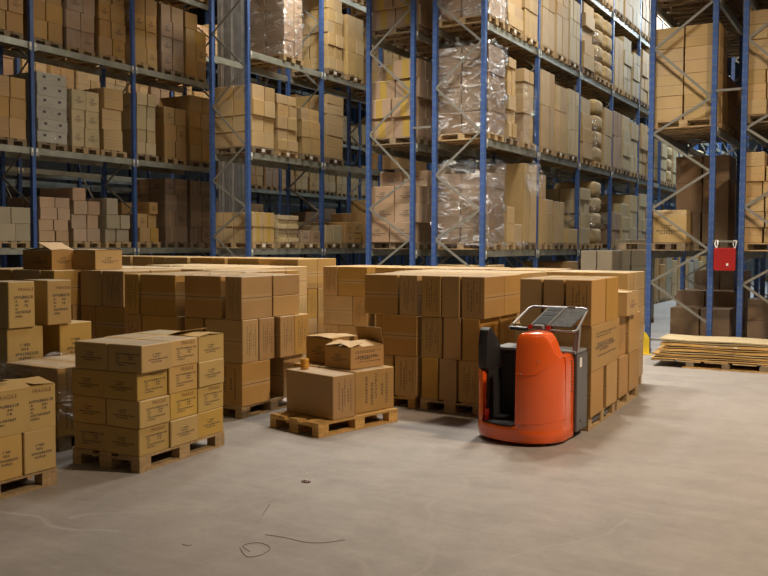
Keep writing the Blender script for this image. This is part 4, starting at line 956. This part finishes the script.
# ------------------------------------------------------------------ orange stand-on pallet truck
tk = bpy.data.objects.new('pallet_truck', None); C.objects.link(tk); tk.location = (-3.14, 8.27, 0); tk.rotation_euler = (0, 0, R(0))
tag(tk, 'orange and grey stand-on electric pallet truck parked at the right stack', 'pallet truck')
XL, XR = -.585, .325
def rear(x):   # rounded rear outline (y of the tail), truck coordinates
    c = min(1, abs((x + .108) / (.434 if x > -.108 else .50))); return .02 - .36 * (1 - c ** 2.4) ** .62
def outline(xl, xr, yb, inset=0.0, n=16):
    pts = []
    for i in range(n + 1):
        t_ = i / n; x = xl + (xr - xl) * (math.sin(math.pi * t_ / 2) if xl > -.3 else (1 - math.cos(math.pi * t_)) / 2); pts.append((x, rear(x) + inset))
    pts.append((xr, yb)); pts.append((xl, yb)); return pts
# bumper
mb = MB(); rg = []
for z, ins, sd in ((.028, .03, .02), (.045, .006, .004), (.10, 0, 0), (.165, 0, 0), (.18, .012, .01)):
    rg.append([(x * (1 - sd), y, z) for x, y in outline(XL, XR, .30, ins)])
mb.loft(rg); build(mb, 'bumper', M['orange'], tk, smooth=True)
# standing platform mat
mb = MB(); mb.loft([[(x, y, z) for x, y in outline(XL + .06, -.12, .26, .05)] for z in (.181, .196)]); build(mb, 'platform_mat', M['black'], tk)
# orange column
mb = MB(); rg = []
xl = -.065
for z, xr_, ins, l_ in ((.16, .322, .002, 0), (.30, .322, 0, 0), (.60, .320, 0, 0), (.80, .316, .004, 0), (.88, .30, .010, 0), (.93, .265, .016, 0), (1.02, .235, .022, 0), (1.08, .205, .03, .005), (1.115, .175, .045, .02), (1.132, .14, .07, .05), (1.138, .10, .10, .09)):
    rg.append([(x, y, z) for x, y in outline(xl + l_, xr_, .06 - ins * .4, ins, 14)])
mb.loft(rg); col = build(mb, 'rear_column', M['orange'], tk, smooth=True)
build(MB().loft([[(.20, .04, z), (x1, .04, z), (x1, .285, z), (.20, .285, z)] for z, x1 in ((.165, .3245), (.80, .3245), (.875, .315), (.895, .29))]), 'side_panel', M['orange'], tk, smooth=True)
# pressed crease line across the column and its two bright rivets
cp = []
for i in range(17):
    t = i / 16; x = xl + .005 + t * .40; z = .735 + (.0 if t < .45 else .19 * ((t - .45) / .55) ** 1.6) - .01 * math.sin(t * 6)
    cp.append((x, rear(x) - .0005 + (.006 if z > .85 else 0), z))
build(MB().tube(cp, .0035, 6), 'crease_line', M['orange'], col, smooth=True)
cp = [(xl + .02 + .39 * i / 12, rear(xl + .02 + .39 * i / 12) + .0, .235 + .02 * (i / 12) ** 3) for i in range(13)]
build(MB().tube(cp, .003, 6), 'crease_line', M['orange'], col, smooth=True)
for x, z in ((-.01, .735), (.15, .86), (-.03, .22)):
    build(MB().loft([[(x + r * math.cos(a * math.pi / 4), rear(x) + yy, z + r * math.sin(a * math.pi / 4)) for a in range(8)] for r, yy in ((.007, .004), (.007, -.002), (.003, -.005))]), 'rivet', M['chrome'], col)
mbv = MB()
for i in range(10): mbv.box(.3235, .20, .50 + i * .035, .3265, .25, .512 + i * .035)
build(mbv, 'vent', M['black'], col)
# left side wall and its black pad
mb = MB()
def wall(z0, z1, xa, xb, ya, yb, ins=0): return [(xa, ya, z0), (xb, ya - .02, z0), (xb, yb, z0), (xa, yb, z0)]
mb.loft([[(-.582, -.05, .16), (-.565, -.11, .16), (-.53, -.15, .16), (-.49, -.17, .16), (-.49, .28, .16), (-.582, .28, .16)],
         [(-.582, -.05, .70), (-.565, -.11, .70), (-.53, -.15, .70), (-.49, -.17, .70), (-.49, .28, .70), (-.582, .28, .70)]])
build(mb, 'side_wall', M['orange'], tk, smooth=True)
mb = MB()
pad = [(-.13, .705), (-.165, .74), (-.175, .98), (-.14, 1.12), (-.09, 1.15), (-.03, 1.13), (.18, .95), (.21, .88), (.21, .76), (.06, .69)]
mb.loft([[(x_, a + .02, z) for a, z in pad] for x_ in (-.555, -.455)])
build(mb, 'side_pad', M['black'], tk, smooth=True, bevel=.012)
# inner cladding of the standing bay
build(MB().box(-.488, -.08, .20, -.46, .28, .70).box(-.46, .245, .20, .19, .285, .86), 'inner_panel', M['black'], tk, bevel=.004)
build(MB().tube([(-.455, -.14, .20), (-.455, -.15, .26), (-.45, -.14, .31)], .028, 8), 'kick_knob', M['redk'], tk, smooth=True)
# chassis / battery box
build(MB().box(-.56, .29, .07, .36, .64, .88), 'chassis', M['grey'], tk, bevel=.014)
build(MB().box(-.55, .24, .885, .35, .63, .915), 'chassis_lid', M['lgrey'], tk, bevel=.01)
build(MB().box(.3615, .36, .74, .364, .43, .84), 'sticker', M['white'], tk)
build(MB().box(.3615, .40, .16, .3645, .41, .19), 'bolt', M['black'], tk)
# handle column, grips, load guard with boards
build(MB().box(-.16, .30, .915, .06, .42, 1.10).box(-.12, .22, 1.06, .02, .36, 1.16), 'tiller_head', M['black'], tk, bevel=.012)
build(MB().box(-.085, .17, 1.13, .025, .30, 1.175), 'control_head', M['lgrey'], tk, bevel=.012)
for x_ in (-.125, .07):
    build(MB().tube([(x_, .24, 1.13), (x_, .22, 1.145), (x_, .20, 1.15)], .024, 10), 'grip_button', M['redk'], tk, smooth=True)
build(MB().tube([(-.35, .22, 1.125), (-.20, .21, 1.12), (-.15, .22, 1.13)], .017, 8), 'handgrip', M['black'], tk, smooth=True)
fr = [(-.37, .22, 1.135), (-.33, .24, 1.17), (-.23, .43, 1.325), (-.18, .45, 1.345), (.37, .45, 1.345), (.41, .44, 1.335), (.405, .40, 1.30), (.37, .24, 1.14), (.34, .22, 1.12), (.12, .22, 1.12), (-.28, .22, 1.135)]
build(MB().tube(fr, .013, 8, close=True), 'guard_frame', M['chrome'], tk, smooth=True)
for x_ in (.32, .355): build(MB().bar((x_, .30, .90), (x_ + .01, .33, 1.17), .022, .03), 'guard_post', M['chrome'], tk)
def tilt_panel(x0, x1, mat, name, th=.012, a=.02, b=.98, par=None, off=0):
    p0 = Vector((0, .235, 1.155)); p1 = Vector((0, .44, 1.34)); d = p1 - p0; n = Vector((0, -d.z, d.y)).normalized()
    q0 = p0 + d * a + n * off; q1 = p0 + d * b + n * off
    sh0, sh1 = -.03 + .13 * a - .0, -.03 + .13 * b
    r0 = [(x0 + sh0, *q0[1:]), (x1 + sh0, *q0[1:]), (x1 + sh1, *q1[1:]), (x0 + sh1, *q1[1:])]
    r1 = [tuple(Vector(p) + n * th) for p in r0]
    return build(MB().loft([r0, r1]), name, mat, par or tk)
dv = tilt_panel(-.10, .09, M['lgrey'], 'terminal', .022)
for a, b in ((.06, .44), (.50, .70), (.76, .93)): tilt_panel(-.08, .07, M['screen'], 'screen', .004, a, b, dv, .022)
cb = tilt_panel(.10, .33, M['board'], 'clipboard', .012)
build(MB().box(.20, .43, 1.345, .28, .45, 1.365), 'clip', M['chrome'], cb)
# forks and wheels
for x_ in (-.33, .14): build(MB().box(x_, .64, .05, x_ + .17, 1.60, .095), 'fork', M['grey'], tk)
for x_, y_ in ((-.38, -.02), (.16, .02), (-.28, 1.45), (.2, 1.45)):
    r_ = .075 if y_ < 1 else .04
    build(MB().tube([(x_, y_, r_), (x_ + .06, y_, r_)], r_, 16), 'wheel', M['black'], tk, smooth=True)

# ------------------------------------------------------------------ threads and litter on the floor
def thread(pts, lb):
    P = []
    for i in range(len(pts) - 1):
        for q in range(6):
            t = q / 6; a = Vector(pts[max(i - 1, 0)]); b = Vector(pts[i]); c = Vector(pts[i + 1]); d = Vector(pts[min(i + 2, len(pts) - 1)])
            P.append(.5 * ((2 * b) + (-a + c) * t + (2 * a - 5 * b + 4 * c - d) * t * t + (-a + 3 * b - 3 * c + d) * t ** 3))
    P.append(Vector(pts[-1]))
    tag(build(MB().tube([(p.x, p.y, .003) for p in P], .0017, 5), 'thread', M['thread'], smooth=True), lb, 'thread')
thread([(-3.683, 4.591), (-3.529, 4.614), (-3.36, 4.613), (-3.239, 4.675), (-3.157, 4.793)], 'long thin brown thread, the longest, on the floor at bottom centre')
thread([(-3.664, 4.305), (-3.519, 4.202), (-3.459, 4.28), (-3.495, 4.408), (-3.623, 4.441), (-3.672, 4.344), (-3.56, 4.282)], 'curled dark thread looping on the floor in front of the long thread')
thread([(-4.038, 4.156), (-3.984, 4.155), (-3.975, 4.183)], 'tiny dark thread on the floor left of the curled one')
thread([(-3.964, 4.906), (-4.029, 5.035), (-4.097, 5.169)], 'short straight thread on the floor behind the long one')
mbs = MB()
for q in range(7): a_ = q * .9; mbs.tube([(-4.22 + .02 * math.cos(a_), 5.81 + .02 * math.sin(a_), .004), (-4.22 + .045 * math.cos(a_ + .7), 5.81 + .035 * math.sin(a_ + .7), .006)], .0045, 5)
tag(build(mbs, 'litter_scrap', M['thread']), 'small brown scrap of litter on the floor before the small pallet', 'litter', None, 'stuff')
